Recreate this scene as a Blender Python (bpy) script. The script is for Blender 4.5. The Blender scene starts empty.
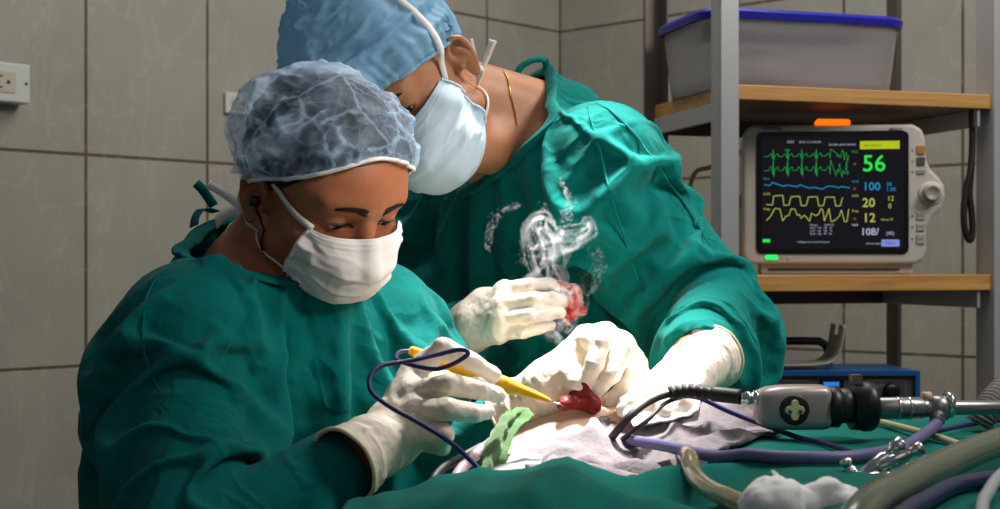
import bpy, bmesh, math, random
import numpy as np
from mathutils import Vector, Matrix, noise as mnoise

random.seed(7)
SC = bpy.context.scene
COL = SC.collection
F, CX, CY, ZC = 1350.0, 500.0, 265.0, 1.30     # focal length in pixels, principal column, horizon row, camera height


def P(px, py, Y):
    return Vector(((px - CX) / F * Y, Y, ZC - (py - CY) / F * Y))


def lin(c):
    c = c / 255.0
    return c / 12.92 if c <= 0.04045 else ((c + 0.055) / 1.055) ** 2.4


def rgb(r, g, b):
    return (lin(r), lin(g), lin(b), 1.0)


# ---------------------------------------------------------------- materials
def mat(name, col, rough=0.5, metal=0.0, spec=0.5, bump=None, var=None, trans=0.0, alpha=1.0,
        emit=None, estr=0.0, sheen=0.0, sss=0.0, coat=0.0, ior=1.45, weave=False):
    m = bpy.data.materials.new(name)
    m.use_nodes = True
    nt = m.node_tree
    b = nt.nodes['Principled BSDF']
    b.inputs['Base Color'].default_value = col
    b.inputs['Roughness'].default_value = rough
    b.inputs['Metallic'].default_value = metal
    b.inputs['Specular IOR Level'].default_value = spec
    b.inputs['Transmission Weight'].default_value = trans
    b.inputs['Alpha'].default_value = alpha
    b.inputs['IOR'].default_value = ior
    b.inputs['Coat Weight'].default_value = coat
    if sheen:
        b.inputs['Sheen Weight'].default_value = sheen
        b.inputs['Sheen Roughness'].default_value = 0.5
    if sss:
        b.inputs['Subsurface Weight'].default_value = sss
        b.inputs['Subsurface Radius'].default_value = (0.012, 0.005, 0.003)
        b.inputs['Subsurface Scale'].default_value = 0.6
    if emit:
        b.inputs['Emission Color'].default_value = emit
        b.inputs['Emission Strength'].default_value = estr
    tc = nt.nodes.new('ShaderNodeTexCoord')
    if var:                                   # (scale, amount) colour variation
        n = nt.nodes.new('ShaderNodeTexNoise')
        n.inputs['Scale'].default_value = var[0]
        n.inputs['Detail'].default_value = 5
        nt.links.new(tc.outputs['Object'], n.inputs['Vector'])
        r = nt.nodes.new('ShaderNodeMapRange')
        r.inputs['From Min'].default_value = 0.3
        r.inputs['From Max'].default_value = 0.7
        r.inputs['To Min'].default_value = 1 - var[1]
        r.inputs['To Max'].default_value = 1 + var[1]
        nt.links.new(n.outputs['Fac'], r.inputs['Value'])
        mx = nt.nodes.new('ShaderNodeMix')
        mx.data_type = 'RGBA'
        mx.blend_type = 'MULTIPLY'
        mx.inputs[0].default_value = 1.0
        mx.inputs[6].default_value = col
        nt.links.new(r.outputs['Result'], mx.inputs[7])
        nt.links.new(mx.outputs[2], b.inputs['Base Color'])
    prev = None
    for sc, st in (bump or []):               # list of (scale, strength)
        n = nt.nodes.new('ShaderNodeTexNoise')
        n.inputs['Scale'].default_value = sc
        n.inputs['Detail'].default_value = 6
        nt.links.new(tc.outputs['Object'], n.inputs['Vector'])
        bp = nt.nodes.new('ShaderNodeBump')
        bp.inputs['Strength'].default_value = st
        bp.inputs['Distance'].default_value = 0.004
        nt.links.new(n.outputs['Fac'], bp.inputs['Height'])
        if prev:
            nt.links.new(prev.outputs['Normal'], bp.inputs['Normal'])
        prev = bp
    if weave:
        prevw = None
        for ax in range(2):
            w = nt.nodes.new('ShaderNodeTexWave')
            w.wave_type = 'BANDS'
            w.bands_direction = 'X' if ax == 0 else 'Z'
            w.inputs['Scale'].default_value = 420
            w.inputs['Distortion'].default_value = 1.5
            nt.links.new(tc.outputs['Object'], w.inputs['Vector'])
            bp = nt.nodes.new('ShaderNodeBump')
            bp.inputs['Strength'].default_value = 0.12
            bp.inputs['Distance'].default_value = 0.0006
            nt.links.new(w.outputs['Fac'], bp.inputs['Height'])
            if prev:
                nt.links.new(prev.outputs['Normal'], bp.inputs['Normal'])
            prev = bp
    if prev:
        nt.links.new(prev.outputs['Normal'], b.inputs['Normal'])
    return m


# ---------------------------------------------------------------- objects
def tag(o, label=None, cat=None, group=None, kind=None):
    if label: o['label'] = label
    if cat: o['category'] = cat
    if group: o['group'] = group
    if kind: o['kind'] = kind
    return o


def empty(name, loc, rot=None, label=None, cat=None, group=None):
    o = bpy.data.objects.new(name, None)
    COL.objects.link(o)
    o.empty_display_size = 0.05
    M = Matrix.Translation(Vector(loc))
    if rot is not None:
        M = M @ rot.to_4x4()
    o.matrix_world = M
    o['_m'] = 0
    del o['_m']
    return tag(o, label, cat, group)


def link(name, me, m, parent=None, world=False, smooth=True):
    """world=True: mesh coordinates are world ones; they are moved to the parent's frame"""
    o = bpy.data.objects.new(name, me)
    COL.objects.link(o)
    if m is not None:
        for mm in (m if isinstance(m, (list, tuple)) else [m]):
            me.materials.append(mm)
    if parent is not None:
        if world:
            Mi = chain(parent).inverted()
            me.transform(Mi)
        o.parent = parent
    if smooth:
        me.polygons.foreach_set('use_smooth', [True] * len(me.polygons))
    me.update()
    return o


def chain(o):
    M = o.matrix_basis.copy()
    while o.parent is not None:
        o = o.parent
        M = o.matrix_basis @ M
    return M


def from_arrays(name, V, Fc, m, parent=None, world=True, smooth=True, recenter=True):
    me = bpy.data.meshes.new(name)
    V = np.asarray(V, dtype=np.float64)
    c = None
    if parent is None and recenter:
        c = V.mean(0)
        c[2] = V[:, 2].min()
        V = V - c
    me.from_pydata([tuple(v) for v in V], [], [tuple(int(i) for i in f) for f in Fc])
    o = link(name, me, m, parent, world, smooth)
    if c is not None:
        o.location = c
    return o


def bevel(o, w, seg=2):
    md = o.modifiers.new('bevel', 'BEVEL')
    md.width = w
    md.segments = seg
    md.limit_method = 'ANGLE'
    md.angle_limit = 0.7
    return o


def solid(o, t, off=0):
    md = o.modifiers.new('solid', 'SOLIDIFY')
    md.thickness = t
    md.offset = off
    return o


def subd(o, n=1):
    md = o.modifiers.new('sub', 'SUBSURF')
    md.levels = n
    md.render_levels = n
    return o


class MB:
    """collects shapes into one mesh"""
    def __init__(self):
        self.V, self.Fc = [], []

    def add(self, V, Fc):
        b = len(self.V)
        self.V += [tuple(v) for v in V]
        self.Fc += [tuple(b + i for i in f) for f in Fc]
        return self

    def box(self, lo, hi, M=None):
        (x0, y0, z0), (x1, y1, z1) = lo, hi
        V = [Vector(v) for v in ((x0, y0, z0), (x1, y0, z0), (x1, y1, z0), (x0, y1, z0), (x0, y0, z1), (x1, y0, z1), (x1, y1, z1), (x0, y1, z1))]
        if M is not None: V = [M @ v for v in V]
        return self.add(V, [(0, 3, 2, 1), (4, 5, 6, 7), (0, 1, 5, 4), (1, 2, 6, 5), (2, 3, 7, 6), (3, 0, 4, 7)])

    def tube(self, pts, r, seg=12, cap=True, flat=1.0, up=None, closed=False):
        pts = [Vector(p) for p in pts]
        n = len(pts)
        rs = r if hasattr(r, '__len__') else [r] * n
        V, Fc = [], []
        prev = None
        for i, p in enumerate(pts):
            if closed:
                t = pts[(i + 1) % n] - pts[i - 1]
            else:
                t = pts[min(i + 1, n - 1)] - pts[max(i - 1, 0)]
            t.normalize()
            if prev is None:
                a = Vector(up) if up is not None else (Vector((0, 0, 1)) if abs(t.z) < .9 else Vector((1, 0, 0)))
            else:
                a = prev
            a = a - t * a.dot(t)
            if a.length < 1e-6: a = t.orthogonal()
            a.normalize()
            prev = a
            b = t.cross(a)
            for k in range(seg):
                th = 2 * math.pi * k / seg
                V.append(p + (a * math.cos(th) * flat + b * math.sin(th)) * rs[i])
        m = n if closed else n - 1
        for i in range(m):
            for k in range(seg):
                k2 = (k + 1) % seg
                i2 = (i + 1) % n
                Fc.append((i * seg + k, i2 * seg + k, i2 * seg + k2, i * seg + k2)[::-1])
        if cap and not closed:
            Fc.append(tuple(range(seg))[::1])
            Fc.append(tuple((n - 1) * seg + k for k in range(seg))[::-1])
        return self.add(V, Fc)

    def lathe(self, prof, seg=32, M=None):
        """prof: list of (r, h) ; axis is local z"""
        V, Fc = [], []
        for r, h in prof:
            for k in range(seg):
                th = 2 * math.pi * k / seg
                v = Vector((r * math.cos(th), r * math.sin(th), h))
                V.append(M @ v if M is not None else v)
        for i in range(len(prof) - 1):
            for k in range(seg):
                k2 = (k + 1) % seg
                Fc.append((i * seg + k, i * seg + k2, (i + 1) * seg + k2, (i + 1) * seg + k))
        Fc.append(tuple(range(seg))[::-1])
        Fc.append(tuple((len(prof) - 1) * seg + k for k in range(seg)))
        return self.add(V, Fc)

    def prism(self, poly, y0, y1, M=None):
        """poly: outline in the local xz plane, extruded along y"""
        n = len(poly)
        V = [Vector((x, y0, z)) for x, z in poly] + [Vector((x, y1, z)) for x, z in poly]
        if M is not None: V = [M @ v for v in V]
        Fc = [tuple(range(n)), tuple(range(2 * n - 1, n - 1, -1))]
        for i in range(n):
            j = (i + 1) % n
            Fc.append((i, n + i, n + j, j))
        return self.add(V, Fc)

    def grid(self, G):
        """G: rows x cols x 3"""
        G = np.asarray(G)
        a, b = G.shape[:2]
        V = G.reshape(-1, 3)
        Fc = [(i * b + j, i * b + j + 1, (i + 1) * b + j + 1, (i + 1) * b + j) for i in range(a - 1) for j in range(b - 1)]
        return self.add(V, Fc)

    def build(self, name, m, parent=None, world=False, smooth=True, recenter=True):
        return from_arrays(name, np.array(self.V), self.Fc, m, parent, world, smooth, recenter)


def spline(pts, n=8, closed=False):
    """Catmull-Rom through the points"""
    pts = [np.array(p, dtype=float) for p in pts]
    out = []
    L = len(pts)
    rng = range(L if closed else L - 1)
    for i in rng:
        p1, p2 = pts[i], pts[(i + 1) % L]
        p0 = pts[i - 1] if (i > 0 or closed) else 2 * p1 - p2
        p3 = pts[(i + 2) % L] if (i + 2 < L or closed) else 2 * p2 - p1
        for k in range(n):
            t = k / n
            out.append(0.5 * ((2 * p1) + (-p0 + p2) * t + (2 * p0 - 5 * p1 + 4 * p2 - p3) * t * t + (-p0 + 3 * p1 - 3 * p2 + p3) * t ** 3))
    if not closed: out.append(pts[-1])
    return out


def rrect(x0, z0, x1, z1, r, n=5):
    out = []
    for cx, cz, a in ((x1 - r, z1 - r, 0), (x0 + r, z1 - r, 90), (x0 + r, z0 + r, 180), (x1 - r, z0 + r, 270)):
        for k in range(n + 1):
            th = math.radians(a + 90 * k / n)
            out.append((cx + r * math.cos(th), cz + r * math.sin(th)))
    return out


def rotz(a): return Matrix.Rotation(a, 4, 'Z')


def frame(x, y, z, loc):
    M = Matrix((x, y, z)).transposed().to_4x4()
    M.translation = Vector(loc)
    return M


def text_mesh(name, s, size, m, parent, loc, rot, ext=0.0, bold=0.0, align='LEFT'):
    cu = bpy.data.curves.new(name, 'FONT')
    cu.body = s
    cu.size = size
    cu.extrude = ext
    cu.offset = bold
    cu.align_x = align
    cu.resolution_u = 3
    t = bpy.data.objects.new(name + '_tmp', cu)
    COL.objects.link(t)
    dg = bpy.context.evaluated_depsgraph_get()
    dg.update()
    me = bpy.data.meshes.new_from_object(t.evaluated_get(dg))
    bpy.data.objects.remove(t)
    me.materials.clear()
    me.transform(Matrix.Translation(Vector(loc)) @ rot.to_4x4())
    return link(name, me, m, parent, False, False)


# ---------------------------------------------------------------- signed distance shapes
def V3(p): return np.array((p[0], p[1], p[2]), dtype=np.float64)


def d_sphere(X, c, r): return np.linalg.norm(X - V3(c), axis=1) - r


def d_ell(X, c, r, R=None):
    q = X - V3(c)
    if R is not None: q = q @ R
    r = np.array(r)
    k0 = np.linalg.norm(q / r, axis=1)
    k1 = np.linalg.norm(q / (r * r), axis=1) + 1e-9
    return k0 * (k0 - 1.0) / k1


def d_cone(X, a, b, r1, r2):
    """round cone as a capsule with a linearly changing radius"""
    a, b = V3(a), V3(b)
    ab = b - a
    t = np.clip(((X - a) @ ab) / (ab @ ab + 1e-12), 0, 1)
    return np.linalg.norm(X - a - t[:, None] * ab, axis=1) - (r1 + (r2 - r1) * t)


def smin(a, b, k):
    h = np.clip(0.5 + 0.5 * (b - a) / k, 0, 1)
    return b + (a - b) * h - k * h * (1 - h)


def smax(a, b, k): return -smin(-a, -b, k)


def d_chain(X, pts, rs, k=0.0):
    d = None
    for i in range(len(pts) - 1):
        e = d_cone(X, pts[i], pts[i + 1], rs[i], rs[i + 1])
        d = e if d is None else (smin(d, e, k) if k else np.minimum(d, e))
    return d


def axes_grid(lo, hi, h, fine=None):
    """fine: (lo, hi, h) finer interval inside"""
    if fine is None:
        return np.arange(lo, hi + h, h)
    a, b, hf = fine
    return np.concatenate([np.arange(lo, a - h * .5, h), np.arange(a, b, hf), np.arange(b, hi + h, h)])


def nets(f, ax):
    """surface nets on a rectilinear grid; returns vertices, quads"""
    xs, ys, zs = ax
    nx, ny, nz = len(xs), len(ys), len(zs)
    val = np.empty((nx, ny, nz), dtype=np.float32)
    step = max(1, int(400000 // (ny * nz)))
    for i in range(0, nx, step):
        X, Y, Z = np.meshgrid(xs[i:i + step], ys, zs, indexing='ij')
        val[i:i + step] = f(np.stack([X.ravel(), Y.ravel(), Z.ravel()], 1)).reshape(X.shape)
    s = val < 0
    sl = lambda d, n: slice(d, n - 1 + d)
    cnt = np.zeros((nx - 1, ny - 1, nz - 1), dtype=np.int8)
    for dx in (0, 1):
        for dy in (0, 1):
            for dz in (0, 1):
                cnt += s[sl(dx, nx), sl(dy, ny), sl(dz, nz)]
    act = np.argwhere((cnt > 0) & (cnt < 8))
    idx = -np.ones(cnt.shape, dtype=np.int64)
    idx[tuple(act.T)] = np.arange(len(act))
    acc = np.zeros((len(act), 3))
    num = np.zeros(len(act))
    AX = (xs, ys, zs)
    corners = [(a, b, c) for a in (0, 1) for b in (0, 1) for c in (0, 1)]
    for ca in corners:
        for k in range(3):
            if ca[k]: continue
            cb = list(ca); cb[k] = 1
            ia, ib = act + np.array(ca), act + np.array(cb)
            va, vb = val[tuple(ia.T)], val[tuple(ib.T)]
            m = (va < 0) != (vb < 0)
            t = np.where(m, va / np.where(m, va - vb, 1), 0)
            pa = np.stack([AX[q][ia[:, q]] for q in range(3)], 1)
            pb = np.stack([AX[q][ib[:, q]] for q in range(3)], 1)
            acc += np.where(m[:, None], pa + (pb - pa) * t[:, None], 0)
            num += m
    V = acc / num[:, None]
    quads = []
    for k in range(3):
        o1, o2 = [(1, 2), (2, 0), (0, 1)][k]
        A = s; B = np.roll(s, -1, axis=k)
        ch = A != B
        ch[tuple(slice(-1, None) if q == k else slice(None) for q in range(3))] = False
        e = np.argwhere(ch)
        ok = (e[:, o1] > 0) & (e[:, o2] > 0) & (e[:, o1] < (nx, ny, nz)[o1] - 1) & (e[:, o2] < (nx, ny, nz)[o2] - 1)
        e = e[ok]
        u1 = np.zeros(3, int); u1[o1] = 1
        u2 = np.zeros(3, int); u2[o2] = 1
        q = np.stack([idx[tuple((e - u1 - u2).T)], idx[tuple((e - u2).T)], idx[tuple(e.T)], idx[tuple((e - u1).T)]], 1)
        inside = s[tuple(e.T)]
        q[~inside] = q[~inside][:, ::-1]
        quads.append(q)
    return V, np.concatenate(quads)


def vnormals(V, Q):
    n = np.cross(V[Q[:, 2]] - V[Q[:, 0]], V[Q[:, 3]] - V[Q[:, 1]])
    N = np.zeros_like(V)
    for k in range(4):
        for c in range(3):
            N[:, c] += np.bincount(Q[:, k], n[:, c], len(V))
    return N / (np.linalg.norm(N, axis=1)[:, None] + 1e-12)


def edges_of(Q):
    E = np.concatenate([Q[:, [0, 1]], Q[:, [1, 2]], Q[:, [2, 3]], Q[:, [3, 0]]])
    return np.unique(np.sort(E, 1), axis=0)


def lap_smooth(V, E, it, lam=0.5, mask=None):
    n = len(V)
    deg = np.bincount(E[:, 0], minlength=n) + np.bincount(E[:, 1], minlength=n)
    for _ in range(it):
        S = np.stack([np.bincount(E[:, 0], V[E[:, 1], c], n) + np.bincount(E[:, 1], V[E[:, 0], c], n) for c in range(3)], 1)
        D = (S / np.maximum(deg, 1)[:, None] - V) * lam
        if mask is not None: D *= mask[:, None]
        V = V + D
    return V


def grad(f, X, h=0.001):
    g = np.stack([f(X + np.eye(3)[c] * h) - f(X - np.eye(3)[c] * h) for c in range(3)], 1)
    return g / (np.linalg.norm(g, axis=1)[:, None] + 1e-12)


def push_out(f, X, off, it=6):
    """move points so that they are at least off outside f"""
    X = X.copy()
    for _ in range(it):
        d = f(X)
        m = d < off
        if not m.any(): break
        X[m] += grad(f, X[m]) * (off - d[m])[:, None] if not np.isscalar(off) else grad(f, X[m]) * (off - d[m])[:, None]
    return X


def snap_to(f, X, off, it=12):
    X = np.array(X, dtype=float)
    for _ in range(it):
        d = f(X)
        X += grad(f, X) * (off - d)[:, None] * 0.9
    return X


# value noise in numpy (hash-based, smooth)
def _h(ix, iy, iz, s):
    n = (ix * 374761393 + iy * 668265263 + iz * 1274126177 + s * 144665) & 0x7fffffff
    n = ((n ^ (n >> 13)) * 1274126177) & 0x7fffffff
    n = ((n ^ (n >> 16)) * 668265263) & 0x7fffffff
    return (n & 0xffff) / 32767.5 - 1.0


def vnoise(X, scale, seed=0):
    q = np.asarray(X) * scale
    i = np.floor(q).astype(np.int64)
    f = q - i
    f = f * f * f * (f * (f * 6 - 15) + 10)
    r = 0
    for dx in (0, 1):
        for dy in (0, 1):
            for dz in (0, 1):
                w = (f[:, 0] if dx else 1 - f[:, 0]) * (f[:, 1] if dy else 1 - f[:, 1]) * (f[:, 2] if dz else 1 - f[:, 2])
                r = r + w * _h(i[:, 0] + dx, i[:, 1] + dy, i[:, 2] + dz, seed)
    return r


def fbm(X, scale, oct=4, seed=0):
    r = 0; a = 1.0
    for k in range(oct):
        r = r + a * vnoise(X, scale * 2 ** k, seed + k * 17)
        a *= 0.5
    return r


def ridged(X, scale, oct=3, seed=0):
    r = 0; a = 1.0
    for k in range(oct):
        r = r + a * (1 - 2 * np.abs(vnoise(X, scale * 2 ** k, seed + 31 * k)))
        a *= 0.5
    return r


# position based cloth: V start, Q quads, rest-length factors, pin weights
def cloth(V, Q, stretch, pin, sdf, off, iters=200, gravity=0.0, pull=0.0, bend=0.25, seed=0, noise_amp=0.002, subs=1, extra=None, bulge=0.0):
    n = len(V)
    E = edges_of(Q)
    D = np.concatenate([Q[:, [0, 2]], Q[:, [1, 3]]])
    # bending: vertices two apart, across each vertex of valence 4: opposite neighbours of shared edges
    key = {}
    Es = np.concatenate([Q[:, [0, 1]], Q[:, [1, 2]], Q[:, [2, 3]], Q[:, [3, 0]]])
    far = np.concatenate([Q[:, [3, 2]], Q[:, [0, 3]], Q[:, [1, 0]], Q[:, [2, 1]]])
    code = np.minimum(Es[:, 0], Es[:, 1]) * n + np.maximum(Es[:, 0], Es[:, 1])
    sw = Es[:, 0] > Es[:, 1]
    far = np.where(sw[:, None], far[:, ::-1], far)
    o = np.argsort(code, kind='stable')
    code, far = code[o], far[o]
    same = np.flatnonzero(code[:-1] == code[1:])
    Bd = np.concatenate([np.stack([far[same, 0], far[same + 1, 0]], 1), np.stack([far[same, 1], far[same + 1, 1]], 1)])
    def L(A): return np.linalg.norm(V[A[:, 0]] - V[A[:, 1]], axis=1)
    def SF(A):
        d = V[A[:, 1]] - V[A[:, 0]]
        return stretch(.5 * (V[A[:, 0]] + V[A[:, 1]]), d / (np.linalg.norm(d, axis=1)[:, None] + 1e-12))
    sE, sD, sB = SF(E), SF(D), SF(Bd)
    C = np.concatenate([E, D, Bd])
    R = np.concatenate([L(E) * sE, L(D) * sD, L(Bd) * sB])
    W = np.concatenate([np.ones(len(E)), np.full(len(D), .5), np.full(len(Bd), bend)])
    rng = np.random.RandomState(seed)
    X = V + fbm(V, 40, 2, seed)[:, None] * vnormals(V, Q) * noise_amp
    X0 = V.copy()
    mob = (1 - pin)
    I, J = C[:, 0], C[:, 1]
    wsum = np.bincount(I, W, n) + np.bincount(J, W, n)
    vel = np.zeros_like(X)
    for it in range(iters):
        vel *= 0.90
        Xp = X.copy()
        acc = np.zeros_like(X)
        acc[:, 2] -= gravity
        if bulge and it < iters * .6:
            acc += vnormals(X, Q) * bulge
        X = X + (vel + acc + (X0 - X) * pull) * mob[:, None]
        for _ in range(3):
            d = X[J] - X[I]
            l = np.linalg.norm(d, axis=1) + 1e-9
            c = d * ((l - R) / l * 0.5 * W)[:, None]
            for q in range(3):
                X[:, q] += (np.bincount(I, c[:, q], n) - np.bincount(J, c[:, q], n)) / wsum * 1.6 * mob
        if it % 3 == 0 or it > iters - 4:
            dd = sdf(X)
            m = dd < off
            if m.any():
                X[m] += grad(sdf, X[m]) * ((off - dd[m]) * (mob[m]))[:, None]
            if extra is not None: X = extra(X)
        vel = np.clip(X - Xp, -0.004, 0.004)
    return X


def open_cut(V, Q, kill):
    """drop the vertices flagged by kill and the faces that use them"""
    keepf = ~kill[Q].any(1)
    Q = Q[keepf]
    used = np.zeros(len(V), bool)
    used[Q.ravel()] = True
    new = np.cumsum(used) - 1
    return V[used], new[Q]


def boundary(V, Q):
    n = len(V)
    Es = np.concatenate([Q[:, [0, 1]], Q[:, [1, 2]], Q[:, [2, 3]], Q[:, [3, 0]]])
    code = np.minimum(Es[:, 0], Es[:, 1]) * n + np.maximum(Es[:, 0], Es[:, 1])
    u, c = np.unique(code, return_counts=True)
    b = u[c == 1]
    m = np.zeros(n, bool)
    m[b // n] = True
    m[b % n] = True
    return m


def catmull(V, Q):
    """one Catmull-Clark step on quads (smooth boundary)"""
    me = bpy.data.meshes.new('tmp')
    me.from_pydata(V.tolist(), [], Q.tolist())
    o = bpy.data.objects.new('tmp', me)
    COL.objects.link(o)
    md = o.modifiers.new('s', 'SUBSURF'); md.levels = 1; md.render_levels = 1
    dg = bpy.context.evaluated_depsgraph_get(); dg.update()
    ev = o.evaluated_get(dg)
    m2 = ev.to_mesh()
    A = np.empty(len(m2.vertices) * 3); m2.vertices.foreach_get('co', A)
    B = np.empty(len(m2.loops), dtype=np.int32); m2.loops.foreach_get('vertex_index', B)
    ev.to_mesh_clear()
    bpy.data.objects.remove(o); bpy.data.meshes.remove(me)
    return A.reshape(-1, 3), B.reshape(-1, 4).astype(np.int64)


def sstep(a, b, x):
    t = np.clip((x - a) / (b - a), 0, 1)
    return t * t * (3 - 2 * t)
# ================================================================ setting
def tile_mat(name, dark=1.0):
    m = bpy.data.materials.new(name)
    m.use_nodes = True
    nt = m.node_tree
    b = nt.nodes['Principled BSDF']
    b.inputs['Roughness'].default_value = 0.28
    b.inputs['Specular IOR Level'].default_value = 0.45
    tc = nt.nodes.new('ShaderNodeTexCoord')
    sep = nt.nodes.new('ShaderNodeSeparateXYZ')
    nt.links.new(tc.outputs['Object'], sep.inputs[0])
    az = nt.nodes.new('ShaderNodeMath'); az.operation = 'SUBTRACT'; az.inputs[1].default_value = 1.535 - 0.45 * 4
    nt.links.new(sep.outputs['Z'], az.inputs[0])
    cmb = nt.nodes.new('ShaderNodeCombineXYZ')
    nt.links.new(sep.outputs['X'], cmb.inputs['X'])
    nt.links.new(az.outputs[0], cmb.inputs['Y'])
    br = nt.nodes.new('ShaderNodeTexBrick')
    br.offset = 0.0
    br.squash = 1.0
    br.inputs['Scale'].default_value = 1.0
    br.inputs['Brick Width'].default_value = 0.304
    br.inputs['Row Height'].default_value = 0.45
    br.inputs['Mortar Size'].default_value = 0.0042
    br.inputs['Mortar Smooth'].default_value = 0.3
    br.inputs['Bias'].default_value = 0.0
    br.inputs['Color1'].default_value = rgb(158, 156, 146)
    br.inputs['Color2'].default_value = rgb(153, 151, 142)
    br.inputs['Mortar'].default_value = rgb(92, 78, 66)
    nt.links.new(cmb.outputs[0], br.inputs['Vector'])
    n1 = nt.nodes.new('ShaderNodeTexNoise')
    n1.inputs['Scale'].default_value = 5.0; n1.inputs['Detail'].default_value = 8; n1.inputs['Roughness'].default_value = .65
    nt.links.new(tc.outputs['Object'], n1.inputs['Vector'])
    # faint marble veins
    w = nt.nodes.new('ShaderNodeTexNoise')
    w.inputs['Scale'].default_value = 3.2; w.inputs['Detail'].default_value = 4; w.inputs['Distortion'].default_value = 2.2
    mp = nt.nodes.new('ShaderNodeMapping')
    mp.inputs['Rotation'].default_value = (0, .6, 0)
    mp.inputs['Scale'].default_value = (2.2, 1, .8)
    nt.links.new(tc.outputs['Object'], mp.inputs[0]); nt.links.new(mp.outputs[0], w.inputs['Vector'])
    ab = nt.nodes.new('ShaderNodeMath'); ab.operation = 'SUBTRACT'; ab.inputs[1].default_value = .5
    nt.links.new(w.outputs['Fac'], ab.inputs[0])
    a2 = nt.nodes.new('ShaderNodeMath'); a2.operation = 'ABSOLUTE'
    nt.links.new(ab.outputs[0], a2.inputs[0])
    mr = nt.nodes.new('ShaderNodeMapRange')
    mr.inputs['From Min'].default_value = 0.0; mr.inputs['From Max'].default_value = 0.022
    mr.inputs['To Min'].default_value = 0.16; mr.inputs['To Max'].default_value = 0.0
    nt.links.new(a2.outputs[0], mr.inputs['Value'])
    m1 = nt.nodes.new('ShaderNodeMix'); m1.data_type = 'RGBA'; m1.blend_type = 'MIX'
    m1.inputs[7].default_value = rgb(202, 196, 182)
    nt.links.new(br.outputs['Color'], m1.inputs[6]); nt.links.new(mr.outputs[0], m1.inputs[0])
    m2 = nt.nodes.new('ShaderNodeMix'); m2.data_type = 'RGBA'; m2.blend_type = 'MULTIPLY'; m2.inputs[0].default_value = 1
    mr2 = nt.nodes.new('ShaderNodeMapRange')
    mr2.inputs['From Min'].default_value = .3; mr2.inputs['From Max'].default_value = .7
    mr2.inputs['To Min'].default_value = .90; mr2.inputs['To Max'].default_value = 1.08
    nt.links.new(n1.outputs['Fac'], mr2.inputs['Value'])
    nt.links.new(m1.outputs[2], m2.inputs[6]); nt.links.new(mr2.outputs[0], m2.inputs[7])
    nt.links.new(m2.outputs[2], b.inputs['Base Color'])
    bp = nt.nodes.new('ShaderNodeBump'); bp.inputs['Strength'].default_value = .5; bp.inputs['Distance'].default_value = .002
    iv = nt.nodes.new('ShaderNodeMath'); iv.operation = 'SUBTRACT'; iv.inputs[0].default_value = 1.0
    nt.links.new(br.outputs['Fac'], iv.inputs[1])
    nt.links.new(iv.outputs[0], bp.inputs['Height'])
    nt.links.new(bp.outputs['Normal'], b.inputs['Normal'])
    return m


M_TILE = tile_mat('wall tiles')
CORNER = Vector((0.176, 3.97, 0))
dL = Vector((-.697, -.717, 0)).normalized()
dR = Vector((.746, -.666, 0)).normalized()
nL = Vector((dL.y, -dL.x, 0)); nL = nL if nL.dot(-CORNER) > 0 else -nL      # towards the room
nR = Vector((dR.y, -dR.x, 0)); nR = nR if nR.dot(-CORNER) > 0 else -nR
Z3 = Vector((0, 0, 1))
for nm, d, n, ln in (('wall_left', dL, nL, 4.6), ('wall_right', dR, nR, 4.2)):
    o = MB().box((-0.1 if nm == 'wall_right' else 0, -0.1, 0), (ln, 0, 2.8)).build(nm, M_TILE, smooth=False, recenter=False)
    sgn = 1
    if d.cross(n).z < 0:      # keep the frame right-handed: mirror the slab
        o.data.transform(Matrix.Scale(-1, 4, (0, 1, 0)))
        o.data.flip_normals()
        n = -n
    o.matrix_world = frame(d, n, Z3, CORNER)
    tag(o, kind='structure')
M_FLOOR = mat('floor vinyl', rgb(120, 122, 116), .4, var=(8, .08))
o = MB().box((-4, -1.5, -.05), (4, 4.2, 0)).build('floor', M_FLOOR, smooth=False, recenter=False)
tag(o, kind='structure')

# ---------------------------------------------------------------- wall outlets
M_PLAST = mat('white plastic', rgb(196, 198, 194), .4)
M_PLAST2 = mat('cream plastic', rgb(186, 180, 165), .4)
M_BLACK = mat('black plastic', rgb(22, 22, 24), .4)
M_BLACKRUB = mat('black rubber', rgb(20, 19, 20), .55)


def outlet(name, s, z, w, h, dep, label, sockets):
    e = empty(name, CORNER + dL * s + Vector((0, 0, z)) + nL * 0.0, frame(-dL, -nL, Z3, (0, 0, 0)).to_3x3(), label, 'outlet', None)
    b = MB().box((-w / 2, -dep, -h / 2), (w / 2, -0.0005, h / 2)).build('box', M_PLAST, e, smooth=False)
    bevel(b, .004, 3)
    for cx in sockets:
        f = MB().prism(rrect(cx - .024, -h * .26, cx + .024, h * .26, .003), -dep - .002, -dep + .001).build('socket_plate', M_PLAST2, e, smooth=False)
        mb = MB()
        for dz in (-.011, .011):
            for dx in (-.009,):
                mb.box((cx + dx - .004, -dep - .0028, dz - .0018), (cx + dx + .004, -dep - .0015, dz + .0018))
        mb.lathe([(.0038, 0), (.0038, .001)], 12, frame((1, 0, 0), (0, 0, -1), (0, -1, 0), (cx + .008, -dep - .0018, 0)))
        mb.build('slot', M_BLACK, f, smooth=False)
    sc = MB()
    sc.lathe([(.003, 0), (.003, .0012), (.0015, .0018)], 12, frame((1, 0, 0), (0, 0, 1), (0, -1, 0), (w / 2 - .009, -dep, 0))).build('screw', M_BLACK, e)
    return e


outlet('wall_outlet', 1.735, 1.667, .135, .080, .045, 'surface mounted white outlet box at the left edge of the tiled wall', (.012,))
outlet('wall_outlet', 1.125, 1.676, .095, .050, .010, 'small flat outlet on the tiles just behind the puffy clear cap', (-.008,))

# ---------------------------------------------------------------- shelf unit
M_ALU = mat('grey steel', rgb(172, 172, 174), .42, .3, bump=[(60, .05)])
M_POST = mat('brown steel', rgb(92, 84, 80), .45, .5)
M_WOODE = None


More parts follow.
